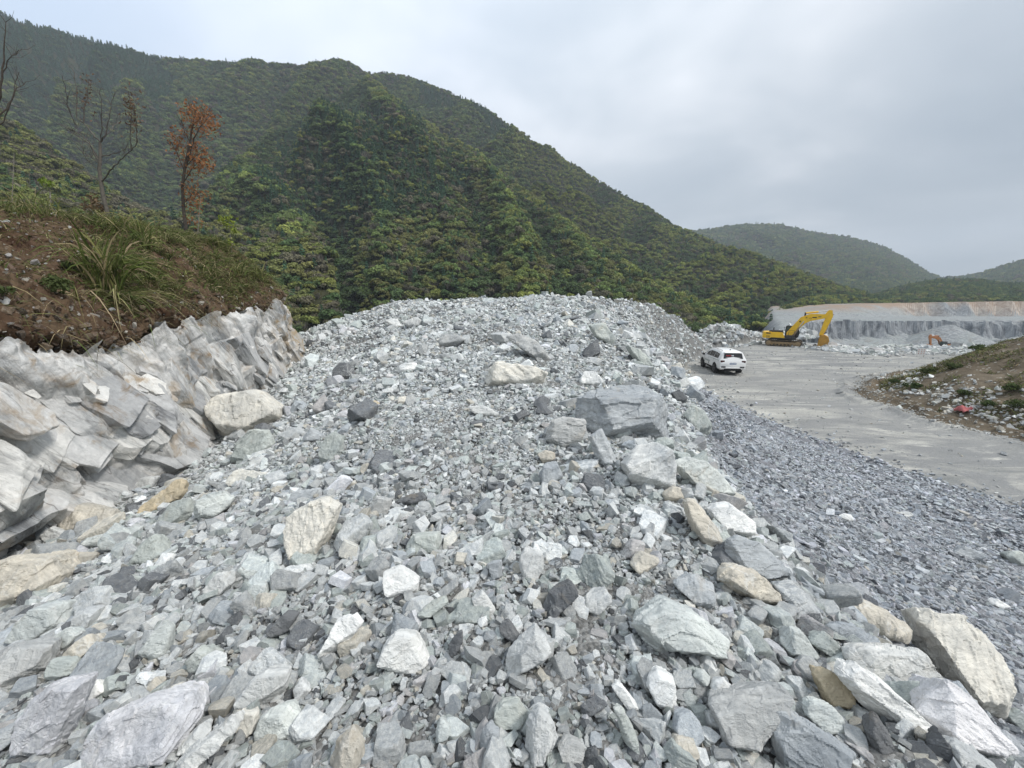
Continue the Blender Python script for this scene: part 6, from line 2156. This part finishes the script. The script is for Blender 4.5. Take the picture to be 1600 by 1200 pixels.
# ------------------------------------------------------------------ loose stone out on the quarry and around the mound
def far_stones():
    rng = np.random.default_rng(555)
    Ps, Ss = [], []
    # strip of tipped gravel across the end of the road, rubble behind the excavator, pit floor
    for (x0, x1, y0, y1, s, n) in ((33, 64, 40, 51, .26, 5200), (38, 70, 43, 52, .45, 700), (22, 50, 50, 72, .38, 3000), (26, 50, 54, 74, .7, 420), (46, 120, 54, 78, .45, 2600), (52, 120, 56, 82, .8, 260), (112, 150, 76, 92, .9, 500)):
        x, y = rng.uniform(x0, x1, n), rng.uniform(y0, y1, n)
        px, py, d = project(np.c_[x, y, np.zeros(n)])
        k = mound_r(x, y) > 1.2
        toe = sdist(x, y, TOE)
        if y0 < 45:                                             # the strip: its near edge is ragged
            k &= (y - 43.5 - 0.10 * (x - 50) + 3 * fbm2(x * .2, y * .2, 2, 901)) > rng.normal(scale=1.2, size=n)
            k &= x > 36 + (51 - y) * 0.3
        elif x1 <= 50:
            k &= (toe > -1.0) | (y > 58.5)
        bd = sdist(x, y, BENCH)
        k &= (bd < -7) | ((x < 58) & (bd < 0))
        x, y = x[k], y[k]
        sz = s * np.exp(rng.normal(scale=.4, size=len(x)))
        Ps.append(np.c_[x, y, ground_z(x, y) + sz * .1]); Ss.append(sz)
    P, S = np.concatenate(Ps), np.concatenate(Ss)
    n = len(P)
    names = ['grey', 'pale grey', 'greenish grey', 'blue grey', 'white', 'pinkish grey']
    T = np.array([TINT[t] for t in names])[rng.choice(6, n, p=[.25, .28, .2, .17, .06, .04])] * rng.uniform(.85, 1.15, (n, 1))
    R = np.c_[rng.normal(size=(n, 2)) * .4, rng.uniform(0, 6.28, n)]
    scatter('quarry_rubble', P, S, R, T, rng.integers(0, 18, n), STONES, 'tipped grey stones strewn over the quarry floor', 'rubble')
    # loose stones on the road itself
    n = 9000
    r = 60 * np.sqrt(rng.uniform(.01, 1, n)); a = rng.uniform(math.radians(15), math.radians(60), n)
    x, y = r * np.sin(a), r * np.cos(a)
    toe = sdist(x, y, TOE)
    k = (toe < -0.1) & (mound_r(x, y) > 1.02) & (y < 50) & (rng.uniform(size=n) < np.clip(.16 + .8 * np.exp(toe / 2.2) + .5 * np.exp(-(mound_r(x, y) - 1.02) / .05) + .35 * fbm2(x * .3, y * .5, 3, 905), 0, 1))
    x, y = x[k], y[k]
    m = len(x)
    sz = (.035 + .0012 * np.hypot(x, y)) * np.exp(rng.normal(scale=.45, size=m))
    T = np.array([TINT[t] for t in ['grey', 'pale grey', 'blue grey', 'tan']])[rng.choice(4, m, p=[.4, .3, .2, .1])] * rng.uniform(.6, 1.1, (m, 1))
    scatter('road_gravel', np.c_[x, y, ground_z(x, y) + sz * .1], sz, np.c_[rng.normal(size=(m, 2)) * .3, rng.uniform(0, 6.28, m)], T, rng.integers(0, 18, m), STONES, 'loose small stones lying on the packed road', 'gravel')
    # pale debris round the mound's foot and stones on its flank
    n = 5200
    a = rng.uniform(math.radians(120), math.radians(285), n)
    near = rng.uniform(size=n) < 0.62
    rr = np.where(near, rng.normal(0.935, 0.038, n), np.sqrt(rng.uniform(0.05, 1.0, n)))
    x, y = 42 + 20.5 * rr * np.cos(a), 18 + 14.4 * rr * np.sin(a)
    pat = fbm2(x * .5, y * .5, 3, 911)
    k = np.where(near, pat > -0.10, pat > 0.28) & (y > 3)
    x, y, near = x[k], y[k], near[k]
    sz = np.minimum(np.where(near, .12, .075) * np.exp(rng.normal(scale=.5, size=len(x))), .32)
    P = np.c_[x, y, ground_z(x, y) + sz * .12]
    m = len(P)
    T = np.array([TINT[t] for t in ['white', 'pale grey', 'tan', 'grey', 'cream', 'pale green']])[rng.choice(6, m, p=[.18, .28, .22, .18, .08, .06])] * rng.uniform(.8, 1.05, (m, 1))
    R = np.c_[rng.normal(size=(m, 2)) * .4, rng.uniform(0, 6.28, m)]
    # crushed stone along the worn edge between the mound and the road
    q = 2600
    a = rng.uniform(math.radians(120), math.radians(285), q); rr = rng.normal(1.045, .018, q)
    x, y = 42 + 20.5 * rr * np.cos(a), 18 + 14.4 * rr * np.sin(a)
    P = np.r_[P, np.c_[x, y, ground_z(x, y) + .01]]; s2 = .055 * np.exp(rng.normal(scale=.5, size=q)); sz = np.r_[sz, s2]
    T = np.r_[T, np.array([(0.30, 0.29, 0.27), (0.22, 0.19, 0.15), (0.40, 0.39, 0.36)])[rng.integers(0, 3, q)]]
    R = np.r_[R, np.c_[rng.normal(size=(q, 2)) * .4, rng.uniform(0, 6.28, q)]]; m = len(P)
    scatter('debris', P, sz, R, T, rng.integers(0, 18, m), STONES, 'pale broken stones along the foot of the soil mound', 'debris')


far_stones()

# ------------------------------------------------------------------ plants
def blades(base, direc, length, droop, width, tint, rng, seg=5):
    """Grass blades: arching tapered strips. All arguments are per blade."""
    n = len(base)
    t = np.linspace(0, 1, seg)
    up = np.array([0, 0, 1.0])
    h = direc.copy(); h[:, 2] = 0
    h /= np.linalg.norm(h, axis=1)[:, None] + 1e-9
    P = base[:, None] + direc[:, None] * (length[:, None] * t)[:, :, None]
    P = P + h[:, None] * (droop[:, None] * length[:, None] * 0.5 * t ** 2)[:, :, None] - up * (droop[:, None] * length[:, None] * 0.75 * t ** 3)[:, :, None]
    side = np.cross(direc, up) + rng.normal(scale=.3, size=(n, 3))
    side /= np.linalg.norm(side, axis=1)[:, None] + 1e-9
    w = width[:, None] * np.sin(np.pi * (0.22 + 0.78 * t))[None] ** 0.8
    w[:, -1] = width * 0.04
    A, B = P - side[:, None] * w[:, :, None], P + side[:, None] * w[:, :, None]
    V = np.stack([A, B], 2).reshape(n, seg * 2, 3)
    f = np.array([[2 * i, 2 * i + 1, 2 * i + 3, 2 * i + 2] for i in range(seg - 1)])
    Fq = (f[None] + (np.arange(n) * seg * 2)[:, None, None]).reshape(-1, 4)
    T = np.repeat(tint, seg * 2, axis=0)
    return V.reshape(-1, 3), Fq, T


GREEN = np.array([(0.085, 0.12, 0.03), (0.12, 0.15, 0.045), (0.17, 0.175, 0.06), (0.29, 0.25, 0.13), (0.33, 0.27, 0.16), (0.10, 0.085, 0.05)])


def grass_mesh(name, base, length, lean, droop, width, mixp, rng, seg=5, origin=None):
    n = len(base)
    a = rng.uniform(0, 2 * np.pi, n)
    d = np.stack([lean * np.cos(a), lean * np.sin(a), np.ones(n)], 1)
    d /= np.linalg.norm(d, axis=1)[:, None]
    T = GREEN[rng.choice(len(GREEN), n, p=mixp)] * rng.uniform(.75, 1.25, (n, 1))
    V, Fq, TT = blades(base, d, length, droop, width, T, rng, seg)
    if origin is not None:
        V = V - origin
    me = mesh_np(name, V, Fq)
    add_attr(me, 'tint', 'FLOAT_COLOR', 'POINT', np.c_[TT, np.ones(len(TT))])
    o = link(name, me, M_GRASS)
    if origin is not None:
        o.location = origin
    return o


def build_bank_grass():
    rng = np.random.default_rng(44)
    S = BK_SURF
    nu, nn = S.shape[:2]
    a, b, c = S[:-1, :-1], S[1:, :-1], S[:-1, 1:]
    area = np.linalg.norm(np.cross(b - a, c - a), axis=2)
    jj = np.broadcast_to(np.arange(nn - 1)[None], area.shape)
    v = np.clip(jj / BK_N1, 0, 1.4)
    mid = a.reshape(-1, 3)
    px, py, d = project(mid)
    pat = fbm(mid * 0.9, 3, 950) * 0.7 + fbm(mid * 3.0, 2, 951) * .4
    left = sstep(215, 95, px).reshape(area.shape)                # bare red soil towards the left
    w = area * (0.30 + 1.1 * pat.reshape(area.shape))
    w = w * (sstep(0.02, 0.30, v)) * (1 - 0.93 * left * sstep(1.04, 0.92, v))
    yy = a[:, :, 1]
    w = np.where((yy > 1.5) & (yy < 22) & (a[:, :, 0] > -16), w, 0)
    w = np.clip(w, 0, None)
    w /= w.sum()
    n = 120000
    idx = rng.choice(w.size, n, p=w.ravel())
    ii, kk = np.unravel_index(idx, w.shape)
    u1, u2 = rng.uniform(size=n), rng.uniform(size=n)
    P = a[ii, kk] + (b - a)[ii, kk] * u1[:, None] + (c - a)[ii, kk] * u2[:, None]
    hgt = rng.uniform(.08, .34, n) * (0.8 + 0.9 * sstep(.7, 1.0, v[ii, kk]))
    o = grass_mesh('grass', P, hgt, rng.uniform(.2, 1.5, n), rng.uniform(.2, 1.2, n), rng.uniform(.005, .012, n), [.22, .24, .20, .14, .08, .12], rng)
    tag(o, 'short olive and straw coloured grass creeping over the soil bank', 'grass', kind='stuff')
    # clods and roots along the broken edge of the soil
    w3 = area * np.where((yy > 1) & (yy < 18.5) & (a[:, :, 0] > -14), 1, 0) * (v < 0.16) * (v > 0.01)
    w3 = w3 / w3.sum()
    mm = 3600
    idx = rng.choice(w3.size, mm, p=w3.ravel())
    ii, kk = np.unravel_index(idx, w3.shape)
    P3 = a[ii, kk] + rng.normal(scale=.05, size=(mm, 3)) - np.array([0, 0, .05])
    s3 = np.minimum(.045 * np.exp(rng.normal(scale=.6, size=mm)), .13)
    T3 = np.array([(0.11, 0.07, 0.045), (0.16, 0.115, 0.075), (0.07, 0.05, 0.035), (0.36, 0.33, 0.29)])[rng.choice(4, mm, p=[.38, .25, .22, .15])] * rng.uniform(.7, 1.2, (mm, 1))
    scatter('soil_clods', P3, s3, np.c_[rng.normal(size=(mm, 2)) * .9, rng.uniform(0, 6.28, mm)], T3, rng.integers(0, 18, mm), STONES, 'crumbling brown clods along the broken edge of the soil bank', 'soil clods')
    hang = rng.choice(mm, 1500)
    B3 = P3[hang]
    o = grass_mesh('dead_grass', B3, rng.uniform(.15, .5, 1500), rng.uniform(.8, 2.5, 1500), rng.uniform(1.2, 2.4, 1500), rng.uniform(.003, .007, 1500), [.05, .08, .12, .22, .18, .35], rng)
    tag(o, 'dead grass and roots hanging over the broken soil edge', 'dead grass', kind='stuff')
    # brown dead stems over the bare soil
    w4 = area * np.where((yy > 1.5) & (yy < 18) & (a[:, :, 0] > -13), 1, 0) * (v > .08) * np.clip(.3 + 1.5 * pat.reshape(area.shape), 0, 2)
    w4 = w4 / w4.sum()
    idx = rng.choice(w4.size, 9000, p=w4.ravel())
    ii, kk = np.unravel_index(idx, w4.shape)
    o = grass_mesh('dry_stems', a[ii, kk], rng.uniform(.10, .40, 9000), rng.uniform(.8, 4, 9000), rng.uniform(.1, 1.0, 9000), rng.uniform(.003, .007, 9000), [.03, .06, .12, .16, .10, .53], rng)
    tag(o, 'dry brown stems and twigs matted over the soil bank', 'dry stems', kind='stuff')
    # scattered stones in the soil
    w2 = area * np.where((yy > 1.5) & (yy < 18) & (a[:, :, 0] > -13), 1, 0) * (0.12 + left) * sstep(1.25, 1.0, v)
    w2 /= w2.sum()
    m = 2600
    idx = rng.choice(w2.size, m, p=w2.ravel())
    ii, kk = np.unravel_index(idx, w2.shape)
    P = a[ii, kk] + rng.normal(scale=.02, size=(m, 3))
    s = .035 * np.exp(rng.normal(scale=.55, size=m))
    T = np.array([TINT[t] for t in ('tan', 'cream', 'grey', 'pinkish grey')])[rng.choice(4, m, p=[.4, .15, .25, .2])] * rng.uniform(.5, 1.0, (m, 1))
    T[rng.uniform(size=m) < .4] = (0.13, 0.085, 0.06)
    scatter('soil_stones', P, s, np.c_[rng.normal(size=(m, 2)) * .6, rng.uniform(0, 6.28, m)], T, rng.integers(0, 18, m), STONES, 'small brown and pale stones in the red soil', 'stones')


build_bank_grass()


def tuft(px, py, hpx, wpx, n, label, name='grass_tuft', mixp=(.38, .30, .14, .12, .04, .02), droop=(.3, 1.4), lean=(.1, .8), wid=1.0, seed=1, cat='grass tuft', base=None, group=None):
    rng = np.random.default_rng(seed)
    p = bank_pixel(px, py) if base is None else base
    dep = project(p[None])[2][0]
    H_ = hpx * dep / F
    Wd = wpx * dep / F
    a = rng.uniform(0, 2 * np.pi, n); r = np.sqrt(rng.uniform(0, 1, n)) * Wd * 0.5
    B = p + np.stack([r * np.cos(a), r * np.sin(a), -0.03 + 0 * r], 1)
    o = grass_mesh(name, B, H_ * rng.uniform(.45, 1.15, n), rng.uniform(*lean, n), rng.uniform(*droop, n), wid * np.clip(H_ * .012, .004, .016) * rng.uniform(.7, 1.3, n), list(mixp), rng, 7, origin=p)
    return tag(o, label, cat, group)


tuft(172, 452, 125, 44, 190, 'tallest tuft of arching green grass on the bank', seed=2, lean=(.02, .30), droop=(.2, 1.2))
tuft(190, 470, 75, 30, 110, 'straw coloured drooping grass at the foot of the tallest tuft', mixp=(.08, .12, .22, .34, .20, .04), droop=(.9, 1.9), lean=(.4, 1.3), seed=3)
tuft(122, 462, 70, 12, 26, 'dry yellow blades hanging over the bare red soil', mixp=(0, .02, .15, .5, .31, .02), droop=(1.4, 2.4), lean=(.5, 1.2), seed=4)
tuft(232, 392, 62, 14, 60, 'slim upright green tuft right of the tallest tuft', seed=5, lean=(.03, .35))
tuft(333, 428, 44, 22, 70, 'bright green tuft on the middle of the bank slope', seed=6)
tuft(375, 425, 36, 20, 60, 'small green tuft near the right end of the bank', seed=7)
tuft(405, 432, 46, 16, 50, 'green tuft on the outer corner of the bank', seed=8, lean=(.05, .6))
tuft(352, 388, 40, 20, 60, 'thin tuft of wispy stems under the leafy lime sapling', seed=9, mixp=(.2, .3, .3, .2, 0, 0), lean=(.02, .3))
tuft(262, 372, 34, 40, 110, 'low olive grass in front of the rust leaved tree', seed=10, mixp=(.2, .25, .3, .2, .05, 0))
tuft(60, 322, 60, 60, 120, 'wispy grass on the skyline at the left end of the bank', seed=12, mixp=(.15, .3, .3, .2, .05, 0), wid=.6, lean=(.05, .5))
tuft(210, 360, 50, 60, 160, 'bushy grass on the skyline behind the tallest tuft', seed=13, mixp=(.25, .3, .25, .15, .05, 0), wid=.8)


def leaf_cloud(C, rad, n, size, rng, flat=.8):
    d = rng.normal(size=(n, 3)); d /= np.linalg.norm(d, axis=1)[:, None]
    P = C + d * (rad * rng.uniform(.15, 1.0, (n, 1)) ** .6) * np.array([1, 1, flat])
    nn = d + rng.normal(scale=.8, size=(n, 3)); nn /= np.linalg.norm(nn, axis=1)[:, None]
    return quads_at(P, nn, size * rng.uniform(.6, 1.3, n), rng, .55)


def leafy(name, label, px, py, rpx, n, leafpx, mat, seed, ground=None, cat='shrub', group=None, flat=.75):
    """A low shrub: a few leaf masses on short stems."""
    rng = np.random.default_rng(seed)
    p = ground if ground is not None else bank_pixel(px, py)
    dep = project(p[None])[2][0]
    r = rpx * dep / F
    sz = leafpx * dep / F
    root = empty(name, p)
    tag(root, label, cat, group)
    parts, stems = [], []
    for k in range(6):
        c = np.array([rng.uniform(-.6, .6) * r, rng.uniform(-.6, .6) * r, rng.uniform(.25, .75) * r])
        parts.append(leaf_cloud(c, r * rng.uniform(.35, .6), n // 6, sz, rng, flat))
        stems.append(tube([(0, 0, -.05), c * .5 + np.array([0, 0, .05 * r]), c], [.012 * r + .004, .01 * r + .003, .003], 4))
    V, Fq = join(parts)
    link('foliage', mesh_np('foliage', V, Fq), mat, root)
    V, Fq = join(stems)
    link('stems', mesh_np('stems', V, Fq), M_BARK, root)
    return root


leafy('shrub', 'small dark green fern like plant on the bare red soil', 85, 452, 26, 420, 3.2, M_SHRUB, 21)
leafy('shrub', 'little green weed at the left picture edge of the bank', 6, 462, 16, 180, 3.2, M_SHRUB, 22)
leafy('shrub', 'dull green weed behind the tallest tuft', 118, 420, 16, 200, 2.6, M_SHRUB, 23)
for i, (px, py, r, lab) in enumerate(((1448, 583, 17, 'low green shrub high on the left edge of the soil mound'), (1488, 577, 12, 'small dark shrub on the upper slope of the soil mound'), (1527, 548, 14, 'green shrub near the top of the soil mound'),
                                      (1505, 618, 13, 'grey green shrub in the middle of the soil mound'), (1426, 606, 14, 'weedy green clump near the thin end of the soil mound'), (1541, 636, 15, 'dark green shrub low on the soil mound above the red cloth'),
                                      (1582, 611, 17, 'leafy shrub at the right picture edge of the soil mound'), (1592, 640, 22, 'largest green shrub at the right picture edge near the mound foot'), (1400, 600, 9, 'tiny weed at the tip of the soil mound'))):
    leafy('shrub', lab, px, py, r * .8, 420, 1.7, M_SHRUB, 30 + i, ground=hit_ground(px, py), group='shrubs on the soil mound', flat=.55)


def mound_scrub():
    rng = np.random.default_rng(66)
    n = 60000
    a = rng.uniform(math.radians(115), math.radians(290), n)
    rr = np.sqrt(rng.uniform(.08, .98, n))
    x, y = 42 + 20.5 * rr * np.cos(a), 18 + 14.4 * rr * np.sin(a)
    pat = fbm2(x * .35, y * .35, 3, 971) + .4 * fbm2(x * 1.2, y * 1.2, 2, 972) + .35 * sstep(20, 30, y)
    k = (pat > 0.02) & (y > 4)
    x, y = x[k], y[k]
    P = np.c_[x, y, ground_z(x, y)]
    m = len(P)
    o = grass_mesh('dry_grass', P, rng.uniform(.10, .34, m), rng.uniform(.2, 1.6, m), rng.uniform(.2, 1.2, m), rng.uniform(.010, .022, m), [.22, .18, .12, .08, .06, .34], rng, 4)
    tag(o, 'dry brown and green scrub growing over the soil mound', 'dry grass', kind='stuff')


mound_scrub()


M_GREYBARK = plain('grey_bark', (0.13, 0.118, 0.10), 0.95, 0.1, var=0.3, scale=14, bump=0.5)


def px_line(pts, Y, jitter, rng):
    """Polyline given in picture pixels on a tree that stands at distance Y; every joint gets its own depth."""
    out = []
    off = 0.0
    for i, (px, py) in enumerate(pts):
        out.append(at_depth(px, py, Y + off + jitter * i / max(1, len(pts) - 1)))
    return np.array(out)


def limb(pts, Y, r0, r1, rng, jit=.4, seg=6):
    P = px_line(pts, Y, rng.uniform(-jit, jit), rng)
    u = np.linspace(0, len(P) - 1, (len(P) - 1) * 4 + 1)
    Q = np.stack([np.interp(u, np.arange(len(P)), P[:, k]) for k in range(3)], 1)
    Q[1:-1] += rng.normal(scale=.012, size=(len(Q) - 2, 3))
    return Q, tube(Q, np.linspace(r0, r1, len(Q)), seg)


def twigs(Q, n, L, r, rng, up=.7):
    out = []
    for _ in range(n):
        i = rng.integers(len(Q) // 3, len(Q))
        d = rng.normal(size=3) * .7 + np.array([0, 0, up]); d /= np.linalg.norm(d)
        l = L * rng.uniform(.4, 1.2)
        p = Q[i]
        m = p + d * l * .5 + rng.normal(scale=.03, size=3)
        e = p + d * l + np.array([0, 0, .06])
        out.append(tube([p, m, e], [r, r * .7, r * .3], 4))
    return out


def top_z(x, y):
    S = BK_SURF.reshape(-1, 3)
    return S[((S[:, 0] - x) ** 2 + (S[:, 1] - y) ** 2).argmin(), 2]


def build_trees():
    rng = np.random.default_rng(8)
    # leafless tree behind the tall grass
    Y = 13.2
    b = at_depth(168, 330, Y); b[2] = top_z(b[0], b[1]) - .1
    root = empty('bare_tree', b)
    tag(root, 'leafless grey tree with upswept branches behind the tallest tuft', 'tree')
    sh = [(160, 300), (155, 265), (157, 240), (156, 222)]
    trunkP = np.vstack([b[None], px_line(sh, Y, 0, rng)])
    parts, branches = [tube(trunkP, [.06, .055, .048, .042, .036], 8)], []
    lines = [([(155, 252), (140, 226), (121, 212), (107, 204)], .030), ([(153, 246), (139, 221), (119, 207), (112, 203)], .026), ([(157, 222), (142, 207), (131, 192), (121, 184), (121, 160), (116, 112)], .034),
             ([(131, 192), (132, 170), (137, 148), (139, 118)], .022), ([(120, 196), (110, 178), (105, 150), (97, 118)], .018), ([(157, 222), (164, 214), (169, 198), (173, 170), (176, 145)], .026),
             ([(157, 224), (160, 200), (158, 170), (157, 138)], .022), ([(158, 244), (181, 240), (196, 233), (201, 226)], .024), ([(158, 284), (172, 268), (187, 251), (206, 234), (216, 224), (214, 213)], .032),
             ([(205, 235), (203, 205), (206, 175), (200, 142)], .020), ([(214, 222), (212, 190), (209, 160)], .016), ([(156, 258), (143, 246), (126, 236)], .016), ([(163, 216), (178, 196), (190, 188)], .013), ([(150, 262), (135, 250), (128, 230)], .012)]
    cl = []
    for pts, r in lines:
        Q, tb = limb(pts, Y, r * .68, .006, rng, .7)
        branches.append(tb)
        branches += twigs(Q, 14, .5, .006, rng)
        cl.append(Q)
    V, Fq = join(parts)
    link('trunk', mesh_np('trunk', V - b, Fq, True), M_GREYBARK, root)
    V, Fq = join(branches)
    link('branches', mesh_np('branches', V - b, Fq, True), M_GREYBARK, root)
    leaves = []
    for k, (i0, n) in enumerate(((3, 70), (9, 110), (10, 60))):
        for _ in range(n):
            q = cl[i0][rng.integers(len(cl[i0]) // 3, len(cl[i0]))] + rng.normal(scale=.10, size=3)
            leaves.append(q)
    Lc = np.array(leaves)
    nn = rng.normal(size=Lc.shape); nn /= np.linalg.norm(nn, axis=1)[:, None]
    V, Fq = quads_at(Lc, nn, .045 * rng.uniform(.6, 1.3, len(Lc)), rng, .5)
    link('withered_leaves', mesh_np('withered_leaves', V - b, Fq), M_DRYLEAF, root)
    V, Fq = leaf_cloud(at_depth(150, 322, Y), .34, 260, .05, rng, 1.2)
    link('base_sprouts', mesh_np('base_sprouts', V - b, Fq), M_DRYLEAF, root)
    # tree with rust coloured leaves
    Y = 15.3
    b = at_depth(291, 368, Y); b[2] = top_z(b[0], b[1]) - .1
    root = empty('rust_leaved_tree', b)
    tag(root, 'slender tree with rust red dying leaves on the bank', 'tree')
    t1 = np.vstack([b[None], px_line([(287, 330), (285, 290), (289, 262), (296, 226), (301, 195), (307, 166)], Y, 0, rng)])
    parts = [tube(t1, [.058, .054, .048, .042, .035, .026, .012], 8)]
    br = []
    for pts, r in (([(290, 262), (300, 228), (309, 206), (322, 186)], .035), ([(289, 270), (278, 240), (270, 226)], .02), ([(287, 285), (301, 262), (316, 248)], .02), ([(297, 224), (288, 205), (284, 190)], .018),
                   ([(287, 318), (299, 304), (309, 300)], .016), ([(301, 198), (313, 182), (330, 180)], .016), ([(292, 258), (306, 244), (322, 240)], .015), ([(300, 200), (299, 180), (296, 165)], .012)):
        Q, tb = limb(pts, Y, r, .006, rng, .5)
        br.append(tb); br += twigs(Q, 16, .5, .006, rng)
    V, Fq = join(parts)
    link('trunk', mesh_np('trunk', V - b, Fq, True), M_BARK, root)
    V, Fq = join(br)
    link('branches', mesh_np('branches', V - b, Fq, True), M_BARK, root)
    lv = []
    for px, py, r, n in ((314, 196, 19, 420), (325, 188, 15, 260), (300, 180, 16, 240), (306, 168, 11, 110), (273, 226, 12, 130), (284, 212, 13, 130), (312, 244, 17, 330), (300, 262, 17, 300), (317, 254, 12, 150), (295, 240, 13, 130), (299, 300, 13, 190), (309, 304, 13, 170), (301, 322, 12, 110), (306, 345, 13, 90)):
        lv.append(leaf_cloud(at_depth(px, py, Y + rng.uniform(-.35, .35)), 1.25 * r * Y / F, int(n * .62), .050, rng, .95))
    V, Fq = join(lv)
    link('crown', mesh_np('crown', V - b, Fq), M_REDLEAF, root)
    # trees whose tips reach into the left edge of the picture
    Y = 11.5
    b = at_depth(-26, 330, Y); b[2] = top_z(b[0], b[1]) - .1
    root = empty('bare_tree', b)
    tag(root, 'leafless tree at the left picture edge with only its branches in view', 'tree')
    tp = np.vstack([b[None], px_line([(-25, 280), (-22, 230), (-16, 190)], Y, 0, rng)])
    V, Fq = tube(tp, [.09, .08, .065, .05], 8)
    link('trunk', mesh_np('trunk', V - b, Fq, True), M_BARK, root)
    br = []
    for pts, r in (([(-16, 190), (0, 150), (6, 95), (9, 35)], .035), ([(-16, 192), (10, 170), (24, 142), (40, 128)], .02), ([(-18, 215), (4, 190), (20, 150), (30, 112)], .016), ([(-16, 190), (-20, 130), (-14, 60), (-18, 20)], .03), ([(2, 120), (16, 90), (30, 78)], .012)):
        Q, tb = limb(pts, Y, r, .006, rng, .5)
        br.append(tb); br += twigs(Q, 9, .5, .006, rng)
    V, Fq = join(br)
    link('branches', mesh_np('branches', V - b, Fq, True), M_BARK, root)
    # saplings and stalks on the top of the bank
    for nm, lab, pts, Y, r, mat, lf in (('sapling', 'leafy lime sapling at the right end of the bank', [(362, 396), (361, 375), (357, 352), (355, 340)], 14.6, .018, M_LIME, [(352, 343, 8, 34), (364, 344, 8, 34), (358, 352, 9, 34), (366, 362, 6, 18), (362, 378, 6, 16), (345, 342, 5, 14)]),
                                        ('dry_stalk', 'thin pale stalk right of the rust leaved tree', [(308, 380), (310, 350), (312, 325), (314, 306)], 14.2, .016, M_DRYLEAF, []),
                                        ('sapling', 'thin curved sapling with one pale green tuft on the left skyline', [(72, 340), (79, 315), (78, 298), (73, 286)], 11.0, .02, M_LIME, [(70, 284, 6, 26), (76, 287, 5, 20)]),
                                        ('dry_stalk', 'short pale stalk near the left picture edge', [(18, 330), (20, 285), (22, 240)], 10.5, .014, M_DRYLEAF, [])):
        b = at_depth(*pts[0], Y)
        zt = top_z(b[0], b[1]) - .05
        root = empty(nm, (b[0], b[1], min(b[2], zt + .3)))
        tag(root, lab, 'sapling' if nm == 'sapling' else 'stalk')
        o = np.array(root.location)
        P = np.vstack([[b[0], b[1], min(zt, b[2] - .05)], px_line(pts, Y, .1, rng)])
        V, Fq = tube(P, np.linspace(r, r * .4, len(P)), 6)
        link('stem', mesh_np('stem', V - o, Fq, True), M_PALEBARK, root)
        if lf:
            L_ = [leaf_cloud(at_depth(px, py, Y), rr * Y / F, n, .06, rng, 1.0) for px, py, rr, n in lf]
            V, Fq = join(L_)
            link('leaves', mesh_np('leaves', V - o, Fq), mat, root)


build_trees()

# ------------------------------------------------------------------ air
def build_haze():
    bm = bmesh.new()
    bmesh.ops.create_cube(bm, size=1.0)
    me = bpy.data.meshes.new('haze')
    bm.to_mesh(me); bm.free()
    top, bot = 420.0, -60.0
    o = link('haze', me)
    o.scale = (5400, 5400, top - bot)
    o.location = (0, 0, 0.5 * (top + bot))
    m = bpy.data.materials.new('haze_air')
    m.use_nodes = True
    t = m.node_tree
    t.nodes.clear()
    out = t.nodes.new('ShaderNodeOutputMaterial')
    pv = t.nodes.new('ShaderNodeVolumePrincipled')
    pv.inputs['Color'].default_value = (0.80, 0.88, 0.97, 1)
    pv.inputs["Density"].default_value = 0.00040
    t.links.new(pv.outputs[0], out.inputs['Volume'])
    me.materials.append(m)
    tag(o, 'thin bluish haze hanging over the whole valley', 'haze', kind='stuff')


build_haze()
